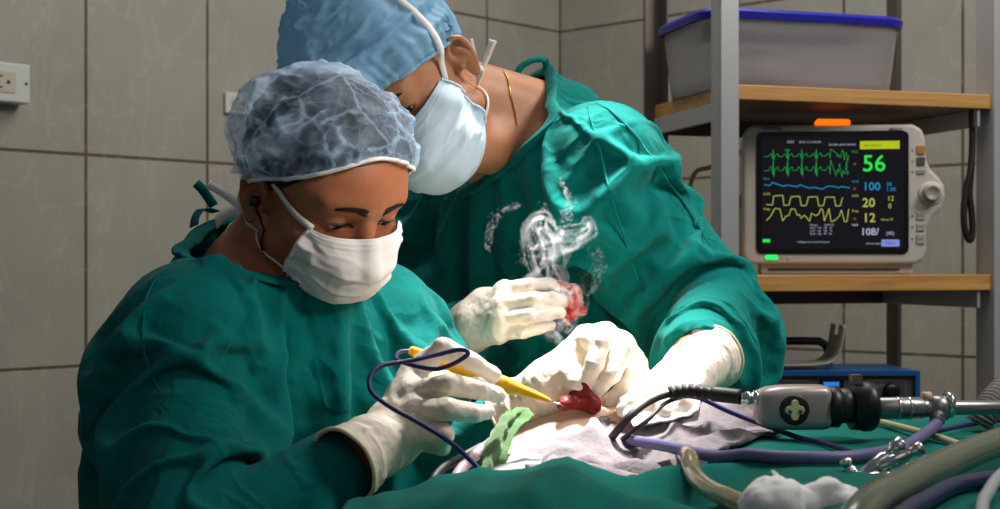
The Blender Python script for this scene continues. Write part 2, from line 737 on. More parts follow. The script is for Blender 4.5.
def wood_mat():
    m = bpy.data.materials.new('beech board')
    m.use_nodes = True
    nt = m.node_tree
    b = nt.nodes['Principled BSDF']
    tc = nt.nodes.new('ShaderNodeTexCoord')
    mp = nt.nodes.new('ShaderNodeMapping')
    mp.inputs['Scale'].default_value = (2.5, 40, 60)
    nt.links.new(tc.outputs['Object'], mp.inputs[0])
    n = nt.nodes.new('ShaderNodeTexNoise')
    n.inputs['Scale'].default_value = 2.0; n.inputs['Detail'].default_value = 6; n.inputs['Distortion'].default_value = .6
    nt.links.new(mp.outputs[0], n.inputs['Vector'])
    r = nt.nodes.new('ShaderNodeValToRGB')
    r.color_ramp.elements[0].color = rgb(168, 116, 58); r.color_ramp.elements[0].position = .3
    r.color_ramp.elements[1].color = rgb(206, 156, 92); r.color_ramp.elements[1].position = .7
    nt.links.new(n.outputs['Fac'], r.inputs[0])
    nt.links.new(r.outputs[0], b.inputs['Base Color'])
    b.inputs['Roughness'].default_value = .45
    return m


M_WOOD = wood_mat()
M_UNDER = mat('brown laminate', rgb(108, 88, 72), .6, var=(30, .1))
S0 = Vector((.392, 2.30, 0))
E1 = Vector((.959, .282, 0)).normalized()
E2 = Vector((-.282, .959, 0)).normalized()
SW, SD = .535, .34
RSH = frame(E1, E2, Z3, (0, 0, 0)).to_3x3()
shelf = empty('storage_shelf', S0, RSH, 'steel frame shelf with wooden boards standing in front of the right tiled wall', 'shelf')
pw = .034
for k, (x, y, mm) in enumerate(((0, 0, M_ALU), (SW, 0, M_ALU), (0, SD, M_POST), (SW, SD, M_POST))):
    mb = MB()
    if y == 0 and x == 0:      # slotted angle: front flange and side flange
        mb.box((x - pw * .5, 0, 0), (x + pw * .5, .004, 2.35))
        mb.box((x - pw * .5, .004, 0), (x - pw * .5 + .004, .04, 2.35))
    elif y == 0:
        mb.box((x - .012, -.004, 0), (x + .03, 0, 2.35))
        mb.box((x - .012, 0, 0), (x - .008, .05, 2.35))
    else:
        mb.box((x - pw * .5, y - .004, 0), (x + pw * .5, y, 2.35))
        mb.box((x - (pw * .5 if x > 0 else -pw * .5 + .004), y - .04, 0), (x - (pw * .5 - .004 if x > 0 else -pw * .5), y - .004, 2.35))
    bevel(mb.build('post', mm, shelf, smooth=False), .0012, 2)
for zt, th in ((1.6095, .026), (1.283, .029), (.982, .026), (.30, .026)):
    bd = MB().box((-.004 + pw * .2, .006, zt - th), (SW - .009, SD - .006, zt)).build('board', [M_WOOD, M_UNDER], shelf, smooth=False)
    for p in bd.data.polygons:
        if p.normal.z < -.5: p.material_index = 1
    bevel(bd, .002, 2)
    for x in (.004, SW - .03):
        bevel(MB().box((x - .006, .012, zt - th - .032), (x + .0, SD - .012, zt - th - .0005)).build('side_rail', M_ALU, shelf, smooth=False), .001, 1)
    bevel(MB().box((.02, SD - .016, zt - th - .032), (SW - .02, SD - .011, zt - th - .0005)).build('back_rail', M_POST, shelf, smooth=False), .001, 1)

# dangling straps on the right post
mb = MB()
pts = [(SW - .035, .03, 1.585), (SW - .034, .03, 1.52), (SW - .040, .028, 1.47), (SW - .047, .03, 1.44), (SW - .052, .03, 1.40), (SW - .050, .03, 1.365), (SW - .040, .03, 1.345), (SW - .034, .03, 1.36), (SW - .036, .03, 1.40), (SW - .040, .03, 1.43), (SW - .036, .03, 1.48)]
mb.tube(spline(pts, 6), .006, 10)
o = mb.build('strap', M_BLACKRUB, None)
o.matrix_world = frame(E1, E2, Z3, S0) @ Matrix.Translation(o.location)
tag(o, 'black strap dangling in a loop on the right post beside the monitor', 'strap')

# ---------------------------------------------------------------- storage bin on the top board
M_BIN = mat('frosted plastic', rgb(226, 224, 228), .30, trans=.86, ior=1.12, bump=[(30, .04)])
M_LID = mat('blue lid plastic', rgb(30, 32, 150), .35)
M_BAG = mat('thin clear bag', rgb(220, 220, 222), .25, trans=.55, ior=1.15)
BINM = frame(E1, E2, Z3, S0 + E1 * .180 + E2 * .165 + Vector((0, 0, 1.6105)))
binr = empty('storage_bin', BINM.translation, RSH, 'frosted clear storage bin with a blue lid on the upper wooden board', 'storage bin')
mb = MB()
rows = []
for t in (0, .15, .4, .7, 1.0):
    w, d = .183 + .013 * t, .108 + .010 * t
    rows.append([(x, y, .128 * t) for x, y in rrect(-w, -d, w, d, .045, 6)])
n = len(rows[0])
for i in range(len(rows) - 1):
    mb.add(rows[i] + rows[i + 1], [(k, (k + 1) % n, n + (k + 1) % n, n + k) for k in range(n)])
mb.add(rows[0], [tuple(range(n))[::-1]])
o = mb.build('tub', M_BIN, binr)
bm = bmesh.new(); bm.from_mesh(o.data); bmesh.ops.remove_doubles(bm, verts=bm.verts, dist=1e-5); bm.to_mesh(o.data); bm.free()
solid(o, .002)
mb = MB()
prof = [(.196, .118, .120), (.203, .125, .120), (.205, .127, .132), (.200, .122, .138), (.187, .106, .138)]
rows = [[(x, y, z) for x, y in rrect(-w, -d, w, d, .05, 6)] for w, d, z in prof]
for i in range(len(rows) - 1):
    mb.add(rows[i] + rows[i + 1], [(k, (k + 1) % n, n + (k + 1) % n, n + k) for k in range(n)])
mb.add(rows[-1], [tuple(range(n))])
mb.add(rows[0], [tuple(range(n))[::-1]])
lid = mb.build('lid', M_LID, binr)
MB().prism([(.201, .128), (.225, .132), (.225, .136), (.201, .137)], -.022, .022).build('lid_tab', M_LID, lid, smooth=False)
# a crumpled bag inside
def blob(f, lo, hi, h):
    return nets(f, [np.arange(lo[k], hi[k] + h, h) for k in range(3)])
f = lambda X: d_ell(X, (-.06, -.03, .045), (.085, .06, .043)) + .012 * ridged(X, 16, 3, 5)
V, Q = blob(f, (-.17, -.11, .003), (.06, .07, .11), .006)
V[:, 2] = np.maximum(V[:, 2], .004)
o = from_arrays('plastic_bag', (np.array(BINM) @ np.c_[V, np.ones(len(V))].T).T[:, :3], Q, M_BAG)
tag(o, 'crumpled clear plastic bag lying inside the frosted storage bin', 'bag')

# ---------------------------------------------------------------- patient monitor
M_MON = mat('warm grey casing', rgb(196, 188, 180), .42, bump=[(300, .02)])
M_BEZ = mat('black bezel', rgb(14, 14, 17), .25)
M_SCR = mat('screen glass', rgb(8, 8, 12), .12, emit=rgb(30, 28, 40), estr=.25, coat=.5)


def glow(name, c, s=1.0):
    return mat(name, (0, 0, 0, 1), .5, emit=c, estr=s, spec=0.1)


G_GREEN = glow('green trace', rgb(40, 190, 90), .75)
G_GREENB = glow('bright green digits', rgb(40, 235, 80), 1.0)
G_BLUE = glow('blue trace', rgb(40, 150, 200), .8)
G_YEL = glow('yellow trace', rgb(196, 200, 90), .8)
G_YELB = glow('yellow banner', rgb(190, 205, 30), .85)
G_WHITE = glow('white text', rgb(200, 205, 225), .7)
G_LAV = glow('lavender button', rgb(130, 150, 225), .85)
G_ORANGE = glow('orange lamp', rgb(255, 112, 10), 1.25)
G_LED = glow('green lamp', rgb(40, 255, 110), 1.2)
G_RED = glow('red mark', rgb(200, 110, 110), .6)
px = 2.43 / F                                   # metres per photo pixel at the monitor
yaw = math.radians(-8)
MONM = Matrix.Translation(P(836, 272, 2.43)) @ rotz(yaw)
MONM.translation.z = 1.2835
mon = empty('patient_monitor', MONM.translation, MONM.to_3x3(), 'grey patient monitor showing green and yellow traces on the wooden board', 'monitor')
U = lambda x: (x - 836) * px * 1.006
W = lambda y: (272 - y) * px * (1.0)
# casing with a bulge at the knob
out = rrect(U(745), W(262), U(912), W(121), 12 * px, 5)
out = [p for p in out]
left = [p for p in rrect(U(745), W(262), U(914), W(122), 12 * px, 5) if p[0] < U(830)]
prof = [(U(912), W(262)), (U(920), W(258)), (U(923), W(250)), (U(923), W(226)), (U(928), W(216)), (U(937), W(207)), (U(941), W(195)), (U(940), W(184)), (U(934), W(175)), (U(927), W(168)), (U(923), W(158)), (U(922), W(138)), (U(919), W(128)), (U(910), W(123))]
tl = [p for p in left if p[1] > W(190)]
bl = [p for p in left if p[1] <= W(190)]
case = MB().prism(prof + tl + bl, 0, .13).build('casing', M_MON, mon, smooth=False)
bevel(case, .006, 3)
# foot and carrying tray
ft = MB().box((U(763), .012, 0), (U(911), .12, W(262) + .002)).build('base', M_MON, mon, smooth=False); bevel(ft, .003, 2)
MB().box((U(770), .0095, W(268)), (U(898), .0125, W(266.5))).build('base_groove', M_BLACK, ft, smooth=False)
bez = MB().prism(rrect(U(758), W(252), U(906), W(129), 6 * px, 4), -.0025, .001).build('screen_bezel', M_BEZ, mon, smooth=False)
bevel(bez, .001, 2)
scr = MB().prism(rrect(U(763), W(247), U(901), W(134), 2 * px, 2), -.0032, -.0024).build('screen', M_SCR, mon, smooth=False)
RT = Matrix.Rotation(math.pi / 2, 3, 'X')
YS = -.0040


def trace(name, pts, m, w=.42):
    mb = MB()
    for i in range(len(pts) - 1):
        a, b = Vector((U(pts[i][0]), 0, W(pts[i][1]))), Vector((U(pts[i + 1][0]), 0, W(pts[i + 1][1])))
        d = (b - a)
        if d.length < 1e-6: continue
        d.normalize()
        n_ = Vector((-d.z, 0, d.x)) * w * px * .5
        V = [a - n_ - d * w * px * .2, b - n_ + d * w * px * .2, b + n_ + d * w * px * .2, a + n_ - d * w * px * .2]
        mb.add([v + Vector((0, YS - .0001 * (i % 2), 0)) for v in V], [(0, 1, 2, 3)])
    return mb.build(name, m, scr, smooth=False)


rng = random.Random(3)
def ecg(y0, amp, x0=766, x1=849, per=14, rough=20):
    pts = []
    x = x0
    while x < x1:
        if x > 831:
            pts.append((x, y0 + rng.uniform(-amp, amp))); x += 1.1
            continue
        for dx, dy in ((0, 0), (4, .05), (6, -.35), (7.5, -.1), (8, .55), (8.6, -1), (9.2, .8), (9.8, .1), (13, -.25)):
            if x + dx < 831: pts.append((x + dx, y0 - amp * (-dy if dy > 0 else -dy) * (1 if True else 1) + amp * 0 + (dx * -.12)))
        x += per
    return pts
trace('waveform', ecg(154, 6), G_GREEN)
trace('waveform', ecg(168, 9), G_GREEN)
trace('waveform', [(766, 182), (771, 183), (774, 180), (785, 184), (788, 182.5), (798, 184.5), (801, 182.5), (810, 186), (815, 185), (822, 187), (828, 184), (835, 184.5), (838, 186), (841, 184.5), (849, 186)], G_BLUE, .9)
sq = []
for k, x in enumerate((768, 785, 802, 818.5, 835)):
    b, tt = 202.5 + k * .3, 194 + k * .4
    if k == 0: sq += [(768, 202), (774, 202.5), (775, 193.5), (784, 193), (785, 203)]
    else: sq += [(x + 5, b), (x + 7, tt), (x + 15.5, tt - .3), (x + 17, b + .5)]
trace('waveform', [p for p in sq if p[0] < 850], G_YEL, .75)
trace('waveform', [(768, 218), (772, 214), (776, 206), (781, 206.5), (784, 218.5), (787, 214), (790, 213), (792, 206.5), (796, 207), (798, 213), (800, 212), (802, 216), (805, 213), (807, 215), (810, 219), (812, 211), (816, 213.5), (819, 212), (821, 206.5), (823, 208), (824.5, 219), (827, 212), (829, 206.5), (831, 219.5), (835, 218), (839, 214), (841, 208), (844, 219.5), (846.5, 219.5), (848, 207)], G_YEL, .75)
for s, x, y, sz, m, nm in (
        ('56', 861, 169.5, 21, G_GREENB, 'reading'), ('100', 861.5, 188.5, 10.5, G_BLUE, 'reading'), ('20', 861, 205, 11.5, G_YEL, 'reading'),
        ('12', 861.5, 220, 11.5, G_YEL, 'reading'), ('108/', 859.5, 233, 9, G_WHITE, 'reading'), ('12', 885, 199, 6.2, G_YEL, 'reading'),
        ('0', 886, 206.5, 6.2, G_YEL, 'reading'), ('38', 884, 184.5, 5, G_BLUE, 'reading'), ('1.00', 884, 189.5, 5, G_BLUE, 'reading'),
        ('(90)', 884, 233, 4.5, G_WHITE, 'reading'), ('ECG', 786, 148.5, 2.6, G_GREEN, 'caption'), ('ECG', 851, 151, 2.8, G_GREEN, 'caption'),
        ('SpO2', 851, 180.5, 2.8, G_BLUE, 'caption'), ('Pleth', 765, 177, 2.6, G_BLUE, 'caption'), ('CO2', 765, 192.5, 3, G_YEL, 'caption'),
        ('Resp', 765, 207.5, 3, G_YEL, 'caption'), ('CO2', 851, 195, 3, G_YEL, 'caption'), ('Resp', 851, 210, 3, G_YEL, 'caption'),
        ('ADU', 788, 140.5, 3, G_WHITE, 'caption'), ('03-01-12 15:26:58', 800, 140.7, 2.6, G_WHITE, 'caption'), ('Sonido alarm desact', 829, 143.5, 2.9, G_WHITE, 'caption'),
        ('Configuracion normal Paciente', 798, 240.5, 2.3, G_WHITE, 'caption'), ('Apnea 20', 879, 218.5, 2.8, G_YEL, 'caption'), ('Alarma desact', 865, 242.3, 2.4, G_WHITE, 'caption'),
        ('NIBP', 851, 224, 2.8, G_WHITE, 'caption'), ('x', 852.5, 163.5, 5, G_RED, 'caption'), ('x', 852.5, 188, 5, G_RED, 'caption'), ('x', 852.5, 218, 5, G_RED, 'caption')):
    text_mesh(nm, s, sz * px * 1.1, m, scr, (U(x), YS, W(y)), RT, bold=(.12 * px if sz > 8 else 0))
for r in range(4):
    text_mesh('caption', ('Tiempo         SpO2 FR', '15:26  / 58   100   20', '15:21  / 60   100   19', '15:16  / 58    99   20')[r], 2.6 * px, G_WHITE, scr, (U(810), YS, W(223.6 + r * 3)), RT)
MB().box((U(859), YS, W(147.5)), (U(897), YS + .0006, W(139.5))).build('alarm_banner', G_YELB, scr, smooth=False)
text_mesh('caption', 'Baja amplitud', 3.0 * px, M_BEZ, scr, (U(863), YS - .0004, W(144.6)), RT)
MB().prism(rrect(U(879.5), W(244.5), U(897), W(237.5), 1.2 * px, 2), YS, YS + .0006).build('menu_button', G_LAV, scr, smooth=False)
text_mesh('caption', 'Menu', 4.0 * px, M_LID, scr, (U(883.5), YS - .0004, W(242.4)), RT)
MB().box((U(764.5), YS, W(240)), (U(771.5), YS + .0006, W(236.8))).build('battery_mark', G_GREENB, scr, smooth=False)
bevel(MB().prism([(U(816), W(122)), (U(850), W(122.5)), (U(850), W(119)), (U(848), W(117.2)), (U(818), W(116.5)), (U(816), W(118.5))], -.001, .02).build('alarm_lamp', G_ORANGE, mon, smooth=False), .0012, 2)
MB().prism(rrect(U(767), W(257.5), U(779), W(252.8), 1.5 * px, 3), -.0022, .001).build('power_lamp', G_LED, mon, smooth=False)
for x in (784, 789.5):
    MB().prism(rrect(U(x - 1.4), W(256.7), U(x + 1.4), W(254.4), .8 * px, 2), -.0016, .001).build('status_lamp', mat('pale lamp', rgb(190, 205, 170), .3), mon, smooth=False)
M_KEY = mat('key grey', rgb(170, 164, 158), .45)
M_KEYO = mat('key amber', rgb(172, 122, 60), .45)
M_KEYD = mat('key dark', rgb(78, 74, 72), .45)
for y0, y1, m, s in ((144.5, 153, M_KEYO, ''), (156, 164, M_KEYD, ''), (168, 172.5, M_KEY, 'CONG'), (210, 218, M_KEY, 'REG'), (221, 229, M_KEY, 'MAIN'), (232, 242, M_KEY, 'NIBP')):
    k = MB().prism(rrect(U(913.5), W(y1), U(921.5), W(y0), .8 * px, 2), -.003, .001).build('key', m, mon, smooth=False)
    bevel(k, .0008, 1)
    if s: text_mesh('caption', s, 2.4 * px, M_KEYD, k, (U(914.5), -.0032, W((y0 + y1) / 2 + .8)), RT)
    MB().lathe([(.8 * px, 0), (.8 * px, .0012)], 10, frame((1, 0, 0), (0, 0, 1), (0, -1, 0), (U(909.5), -.0001, W((y0 + y1) / 2)))).build('indicator', M_KEYD, mon)
kn = MB().lathe([(12 * px, 0), (12 * px, .003), (10.5 * px, .005)], 40, frame((1, 0, 0), (0, 0, 1), (0, -1, 0), (U(927), .001, W(192)))).build('knob_ring', M_MON, mon)
MB().lathe([(8.5 * px, 0), (8.2 * px, .016), (7.6 * px, .0195), (6.2 * px, .0205), (5.2 * px, .0185), (.1 * px, .0178)], 40, frame((1, 0, 0), (0, 0, 1), (0, -1, 0), (U(927), -.003, W(192)))).build('rotary_knob', mat('knob grey', rgb(150, 144, 140), .35), mon)
text_mesh('brand_lettering', 'mindray', 6.2 * px, M_KEYD, mon, (U(763.5), -.0007, W(126.6)), RT, ext=.0003, bold=.15 * px)
text_mesh('model_lettering', 'MEC-12', 3.6 * px, M_KEYD, mon, (U(887.5), -.0007, W(129.2)), RT, ext=.0003, bold=.1 * px)

# ---------------------------------------------------------------- blue electrosurgical unit on the lower board
M_BLUE = mat('blue enamel', rgb(22, 78, 138), .4)
M_PANEL = mat('dark panel', rgb(66, 64, 66), .5, var=(20, .08))
G_LCD = glow('blue display', rgb(40, 130, 235), .9)
M_KNOBD = mat('dark knob', rgb(12, 12, 14), .35)
esu = empty('electrosurgical_unit', (.555, 2.345, .983), rotz(math.radians(3)).to_3x3(), 'blue box unit with dark front panel and small lit display on the low shelf', 'medical device')
wb, hb, dbp = .175, .133, .17
bevel(MB().box((-wb, .002, 0), (wb, dbp, hb)).build('casing', M_BLUE, esu, smooth=False), .003, 2)
mb = MB()
for lo, hi in (((-wb, -.008, hb - .008), (wb, .002, hb)), ((-wb, -.008, 0), (wb, .002, .008)), ((-wb, -.008, .008), (-wb + .008, .002, hb - .008)), ((wb - .008, -.008, .008), (wb, .002, hb - .008))):
    mb.box(lo, hi)
mb.build('front_frame', M_BLUE, esu, smooth=False)
pn = MB().box((-wb + .008, -.001, .008), (wb - .008, .002, hb - .008)).build('front_panel', M_PANEL, esu, smooth=False)
MB().prism([(.000, .085), (.042, .085), (.042, .118), (.000, .118)], -.003, 0).build('display_window', M_BEZ, pn, smooth=False)
MB().prism([(.008, .090), (.030, .090), (.034, .114), (.006, .114)], -.004, -.002).build('display', G_LCD, pn, smooth=False)
for x, r in ((.125, .014),):
    MB().lathe([(r, 0), (r * .9, .014), (r * .6, .016)], 24, frame((1, 0, 0), (0, 0, 1), (0, -1, 0), (x, -.001, .098))).build('knob', M_KNOBD, pn)
for x0, x1 in ((-.15, -.02), (.078, .152)):
    mb = MB()
    for a, b, c, d in ((x0, .012, x1, .0135), (x0, .1155, x1, .117), (x0, .012, x0 + .0012, .117), (x1 - .0012, .012, x1, .117)):
        mb.box((a, -.0018, b), (c, -.0005, d))
    mb.build('panel_outline', mat('panel line', rgb(110, 108, 106), .5), pn, smooth=False)
text_mesh('caption', 'BIPOLAR', .0085, mat('panel text', rgb(135, 132, 128), .5), pn, (.082, -.0022, .104), RT)
# carrying handle
hd = MB().tube(spline([(-.16, .14, hb), (-.16, .14, hb + .028), (-.15, .14, hb + .041), (-.12, .14, hb + .044), (.02, .14, hb + .044), (.045, .14, hb + .041), (.056, .14, hb + .028), (.058, .14, hb - .002)], 6), .0075, 12).build('carrying_handle', M_BLACK, esu)
# bent grey return plate on top
M_STRAP = mat('grey steel plate', rgb(150, 145, 136), .5, .0, var=(15, .06))
mb = MB()
prof = spline([(-.17, .007), (-.06, .006), (-.015, .009), (.008, .020), (.017, .042), (.023, .078)], 6)
G = []
for x, z in prof:
    G.append([(x, y, z + hb + (.0015 if z < .01 else 0)) for y in np.linspace(.025, .105, 9)])
G = np.array(G)
mb = MB()
nr, nc = G.shape[:2]
Vv = G.reshape(-1, 3)
Fc = []
for i in range(nr - 1):
    for j in range(nc - 1):
        if i > nr - 5 and 3 <= j <= 4: continue
        Fc.append((i * nc + j, i * nc + j + 1, (i + 1) * nc + j + 1, (i + 1) * nc + j))
EM = np.array(Matrix.Translation((.555, 2.345, .983)) @ rotz(math.radians(3)) @ Matrix.Translation((.030, 0, 0)) )
Vw = (EM @ np.c_[Vv, np.ones(len(Vv))].T).T[:, :3]
o = from_arrays('bent_plate', Vw, Fc, M_STRAP)
solid(o, .003)
tag(o, 'bent grey metal plate with a notched upright end lying on the blue unit', 'plate')

# amber tube and jar behind the front post
M_AMB = mat('amber rubber', rgb(176, 136, 78), .4)
o = MB().tube(spline([tuple(P(745, 150, 2.62)), tuple(P(722, 163, 2.6)), tuple(P(708, 168, 2.58)), tuple(P(696, 172, 2.58)), tuple(P(690, 190, 2.57)), tuple(P(690, 240, 2.56)), (P(690, 268, 2.56).x, 2.56, 1.2915)], 6), .0045, 10).build('rubber_tube', M_AMB)
tag(o, 'amber rubber tube curving behind the front shelf post', 'tube')
M_GLASS = mat('clear glass', rgb(235, 225, 205), .06, trans=.9, ior=1.3)
j = empty('glass_jar', (P(736, 0, 2.60).x, 2.60, 1.284), None, 'clear glass jar half hidden between the post and the monitor', 'jar')
MB().lathe([(.0, .003), (.024, .003), (.026, .006), (.026, .10), (.02, .118), (.02, .128), (.0185, .128), (.0185, .118), (.0242, .10), (.0242, .008), (.0, .007)], 24).build('jar_body', M_GLASS, j)
MB().lathe([(.0, .1285), (.022, .1285), (.022, .15), (.0, .152)], 24).build('jar_lid', M_ALU, j)
# ================================================================ people
def head_rot(yaw, pitch, roll):
    R = Matrix.Rotation(-math.radians(roll), 3, 'Y') @ Matrix.Rotation(math.radians(yaw), 3, 'Z') @ Matrix.Rotation(math.radians(pitch), 3, 'X')
    return np.array(R)


def ear_sdf(q, s, C, flare):
    """q: head-local points, s=+1 left ear; C = ear centre"""
    ca, sa = math.cos(flare), math.sin(flare)
    a_ax = np.array((s * sa, ca, 0)); b_ax = np.array((0, -.12, 1.0)); b_ax /= np.linalg.norm(b_ax)
    w_ax = np.cross(a_ax, b_ax) * 1.0
    if w_ax[0] * s < 0: w_ax = -w_ax
    L = (q - C) @ np.stack([a_ax, b_ax, w_ax], 1)
    sc = .90
    L = L / sc
    hel = [(-.003, -.001, .001), (-.011, .010, .002), (-.012, .022, .004), (-.004, .032, .006), (.008, .034, .007), (.017, .026, .007), (.019, .012, .006), (.016, -.004, .005), (.010, -.017, .004)]
    hel = spline(hel, 3)
    d = d_chain(L, hel, [.0036] * len(hel))
    plate = d_ell(L, (.004, .006, .0), (.018, .029, .0028))
    d = smin(d, plate, .004)
    ant = spline([(.004, -.013, .003), (.009, -.003, .005), (.009, .009, .005), (.003, .019, .004)], 3)
    d = smin(d, d_chain(L, ant, [.0030] * len(ant)), .003)
    d = smin(d, d_ell(L, (.001, -.023, .002), (.009, .0105, .0042)), .004)
    d = smin(d, d_sphere(L, (-.010, -.005, .003), .0048), .004)
    d = smax(d, -d_ell(L, (-.001, -.002, .004), (.006, .009, .006)), .003)
    d = smin(d, d_cone(L, (-.004, 0, -.012), (0, .0, -.004), .016, .010), .006)
    return d * sc


EAR_Z = -.007


def head_sdf(X, H, R, eyes_open=.0030, flare=.42, cz=0.0, hs=1.0):
    q = (X - V3(H)) @ R / hs
    far = np.linalg.norm(q - np.array((0, -.005, .012)), axis=1)
    near = far < .20
    out = far - .145
    if near.any(): out[near] = head_near(q[near], eyes_open, flare, cz)
    return out * hs


def head_near(q, eyes_open, flare=.42, cz=0.0):
    qa = q.copy(); qa[:, 0] = np.abs(qa[:, 0])
    d = d_ell(q, (0, .012, .045), (.076, .097, .087))
    d = smin(d, d_ell(q, (0, -.042, .045), (.066, .052, .05)), .03)
    d = smin(d, d_ell(q, (0, -.038, -.02), (.060, .056, .06)), .03)
    d = smin(d, d_ell(q, (0, -.045, -.064 + cz * .8), (.049, .045, .038)), .025)
    d = smin(d, d_sphere(q, (0, -.076, -.086 + cz), .018), .02)
    d = smin(d, d_sphere(qa, (.048, -.008, -.058 + cz * .6), .017), .03)
    d = smin(d, d_ell(qa, (.046, -.060, -.014), (.020, .020, .017)), .018)
    d = smin(d, d_cone(qa, (.004, -.090, .040), (.044, -.076, .041), .010, .009), .014)
    d = smax(d, -d_ell(qa, (.031, -.101, .018), (.017, .018, .0125)), .012)
    d = smin(d, d_cone(q, (0, -.088, .026), (0, -.1165, -.024), .0075, .0105), .010)
    d = smin(d, d_sphere(qa, (.0125, -.102, -.031), .0085), .008)
    d = smin(d, d_ell(q, (0, -.098, -.065 + cz * .6), (.024, .010, .012)), .012)
    # lids
    lid = d_ell(qa, (.0315, -.0745, .0190), (.0158, .0150, .0142))
    d = smin(d, lid, .004)
    slit = d_ell(qa, (.0318, -.0885, .0148), (.0122, .0085, eyes_open))
    d = smax(d, -slit, .0012)
    d = smin(d, d_cone(qa, (.018, -.083, .0260), (.046, -.075, .0220), .0030, .0022), .006)
    for sg in (1, -1):
        C = np.array((sg * .0775, .006, EAR_Z))
        k = (np.linalg.norm(q - C, axis=1) < .058) & (d < .045)
        if k.any(): d[k] = smin(d[k], ear_sdf(q[k], sg, C, flare), .006)
    return d


class Fig:
    """posed figure: all joints are world points"""
    def __init__(s, H, R, N, SR, SL, ER, EL, WR, WL, PV, feet, legs_dir, k=1.0):
        s.H, s.R = Vector(H), R
        s.N, s.SR, s.SL, s.ER, s.EL, s.WR, s.WL, s.PV = [Vector(p) for p in (N, SR, SL, ER, EL, WR, WL, PV)]
        s.feet = feet
        s.k = k
        x = (s.SL - s.SR).normalized()
        mid = (s.SL + s.SR) / 2
        z = (mid - s.PV).normalized()
        y = z.cross(x).normalized()          # towards the back
        x = y.cross(z)
        s.B = np.array([tuple(x), tuple(y), tuple(z)]).T
        s.mid = mid
        s.front = -y
        s.spine = z
        s.skull = Vector(np.array(s.H) + R @ np.array((0, .028, -.035)))
        s.chin = Vector(np.array(s.H) + R @ np.array((0, -.045, -.075)))

    def trunk(s, X, g=0.0):
        L = (s.mid - s.PV).length
        c1 = s.PV + s.spine * (L * .66)
        c2 = s.PV + s.spine * (L * .30)
        d = d_ell(X, c1, (.165 + g, .108 + g, .19 + g), s.B)
        d = smin(d, d_ell(X, c2, (.150 + g, .110 + g, .18 + g), s.B), .06)
        d = smin(d, d_ell(X, s.PV, (.168 + g, .115 + g, .12 + g), s.B), .06)
        d = smin(d, d_cone(X, s.SR, s.SL, .05 + g, .05 + g), .07)
        nb = s.N - s.spine * .02
        for S in (s.SR, s.SL):
            d = smin(d, d_cone(X, nb, S, .050 + g, .048 + g), .05)
            d = smin(d, d_sphere(X, S, .057 + g), .03)
        return d

    def arms(s, X, g=0.0, gw=None):
        gw = g if gw is None else gw
        d = None
        for S, E, W in ((s.SR, s.ER, s.WR), (s.SL, s.EL, s.WL)):
            e = smin(d_cone(X, S, E, .053 + g, .043 + g), d_cone(X, E, W, .044 + g, .027 + gw), .02)
            d = e if d is None else np.minimum(d, e)
        return d

    def legs(s, X, g=0.0):
        d = None
        for sg, ft in zip((-1, 1), s.feet):
            hip = s.PV + Vector(s.B[:, 0]) * .085 * sg
            an = Vector(ft) + Vector((0, 0, .085))
            knee = (hip + an) / 2 + s.front * .06
            e = smin(d_cone(X, hip, knee, .085 + g, .056 + g), d_cone(X, knee, an, .056 + g, .038 + g), .03)
            toe = Vector(ft) + Vector((s.front.x, s.front.y, 0)).normalized() * .15 + Vector((0, 0, .035))
            e = smin(e, d_cone(X, Vector(ft) + Vector((0, 0, .042)), toe, .042 + g, .035 + g), .03)
            d = e if d is None else np.minimum(d, e)
        return d

    def neck(s, X):
        d = d_cone(X, s.skull, s.N, .050, .057)
        return smin(d, d_cone(X, s.chin, s.N + s.front * .03 - s.spine * .01, .035, .045), .03)

    def body(s, X):
        d = smin(s.trunk(X), s.arms(X), .035)
        d = smin(d, s.legs(X), .04)
        d = smin(d, s.neck(X), .035)
        k = np.linalg.norm(X - np.array(s.H), axis=1) < .24
        if k.any(): d[k] = smin(d[k], head_sdf(X[k], s.H, s.R, flare=s.flare, cz=s.cz, hs=s.hs), .018)
        return d

    def torso_only(s, X):
        return smin(smin(s.trunk(X), s.arms(X), .035), s.legs(X), .04)

    extra = ()
    flare = .42
    cz = 0.0
    hs = 1.0

    def garment(s, X, g=.022):
        d = smin(s.trunk(X, g), s.arms(X, g * 1.0, g * .40), .05)
        for a, b_, r1, r2 in s.extra:
            d = smin(d, d_cone(X, a, b_, r1, r2), .03)
        return d

    def loc(s, p):
        return np.array(s.H) + s.R @ np.array(p) * s.hs

    def locs(s, Pn):
        return np.asarray(Pn) @ s.R.T * s.hs + np.array(s.H)

    def head(s, X): return head_sdf(X, s.H, s.R, flare=s.flare, cz=s.cz, hs=s.hs)

    def headneck(s, X): return smin(s.head(X), s.neck(X), .018)


def bbox(pts, pad):
    A = np.array([tuple(p) for p in pts])
    return A.min(0) - pad, A.max(0) + pad


def build_body(fig, m, root, h=.012, hf=.0024):
    lo, hi = bbox([fig.SR, fig.SL, fig.ER, fig.EL, fig.WR, fig.WL, fig.PV, *[Vector(f) for f in fig.feet], fig.H], .16)
    lo[2] = .0
    hh = np.array(fig.H)
    ax = []
    for k in range(3):
        a, b = hh[k] - .135, hh[k] + (.135 if k < 2 else .11)
        ax.append(axes_grid(lo[k], hi[k] + .02, h, (a, b, hf)))
    ax[2] = ax[2][ax[2] > -.02]
    V, Q = nets(fig.body, ax)
    V = lap_smooth(V, edges_of(Q), 1, .35)
    o = from_arrays('body', V, Q, m, root)
    return o


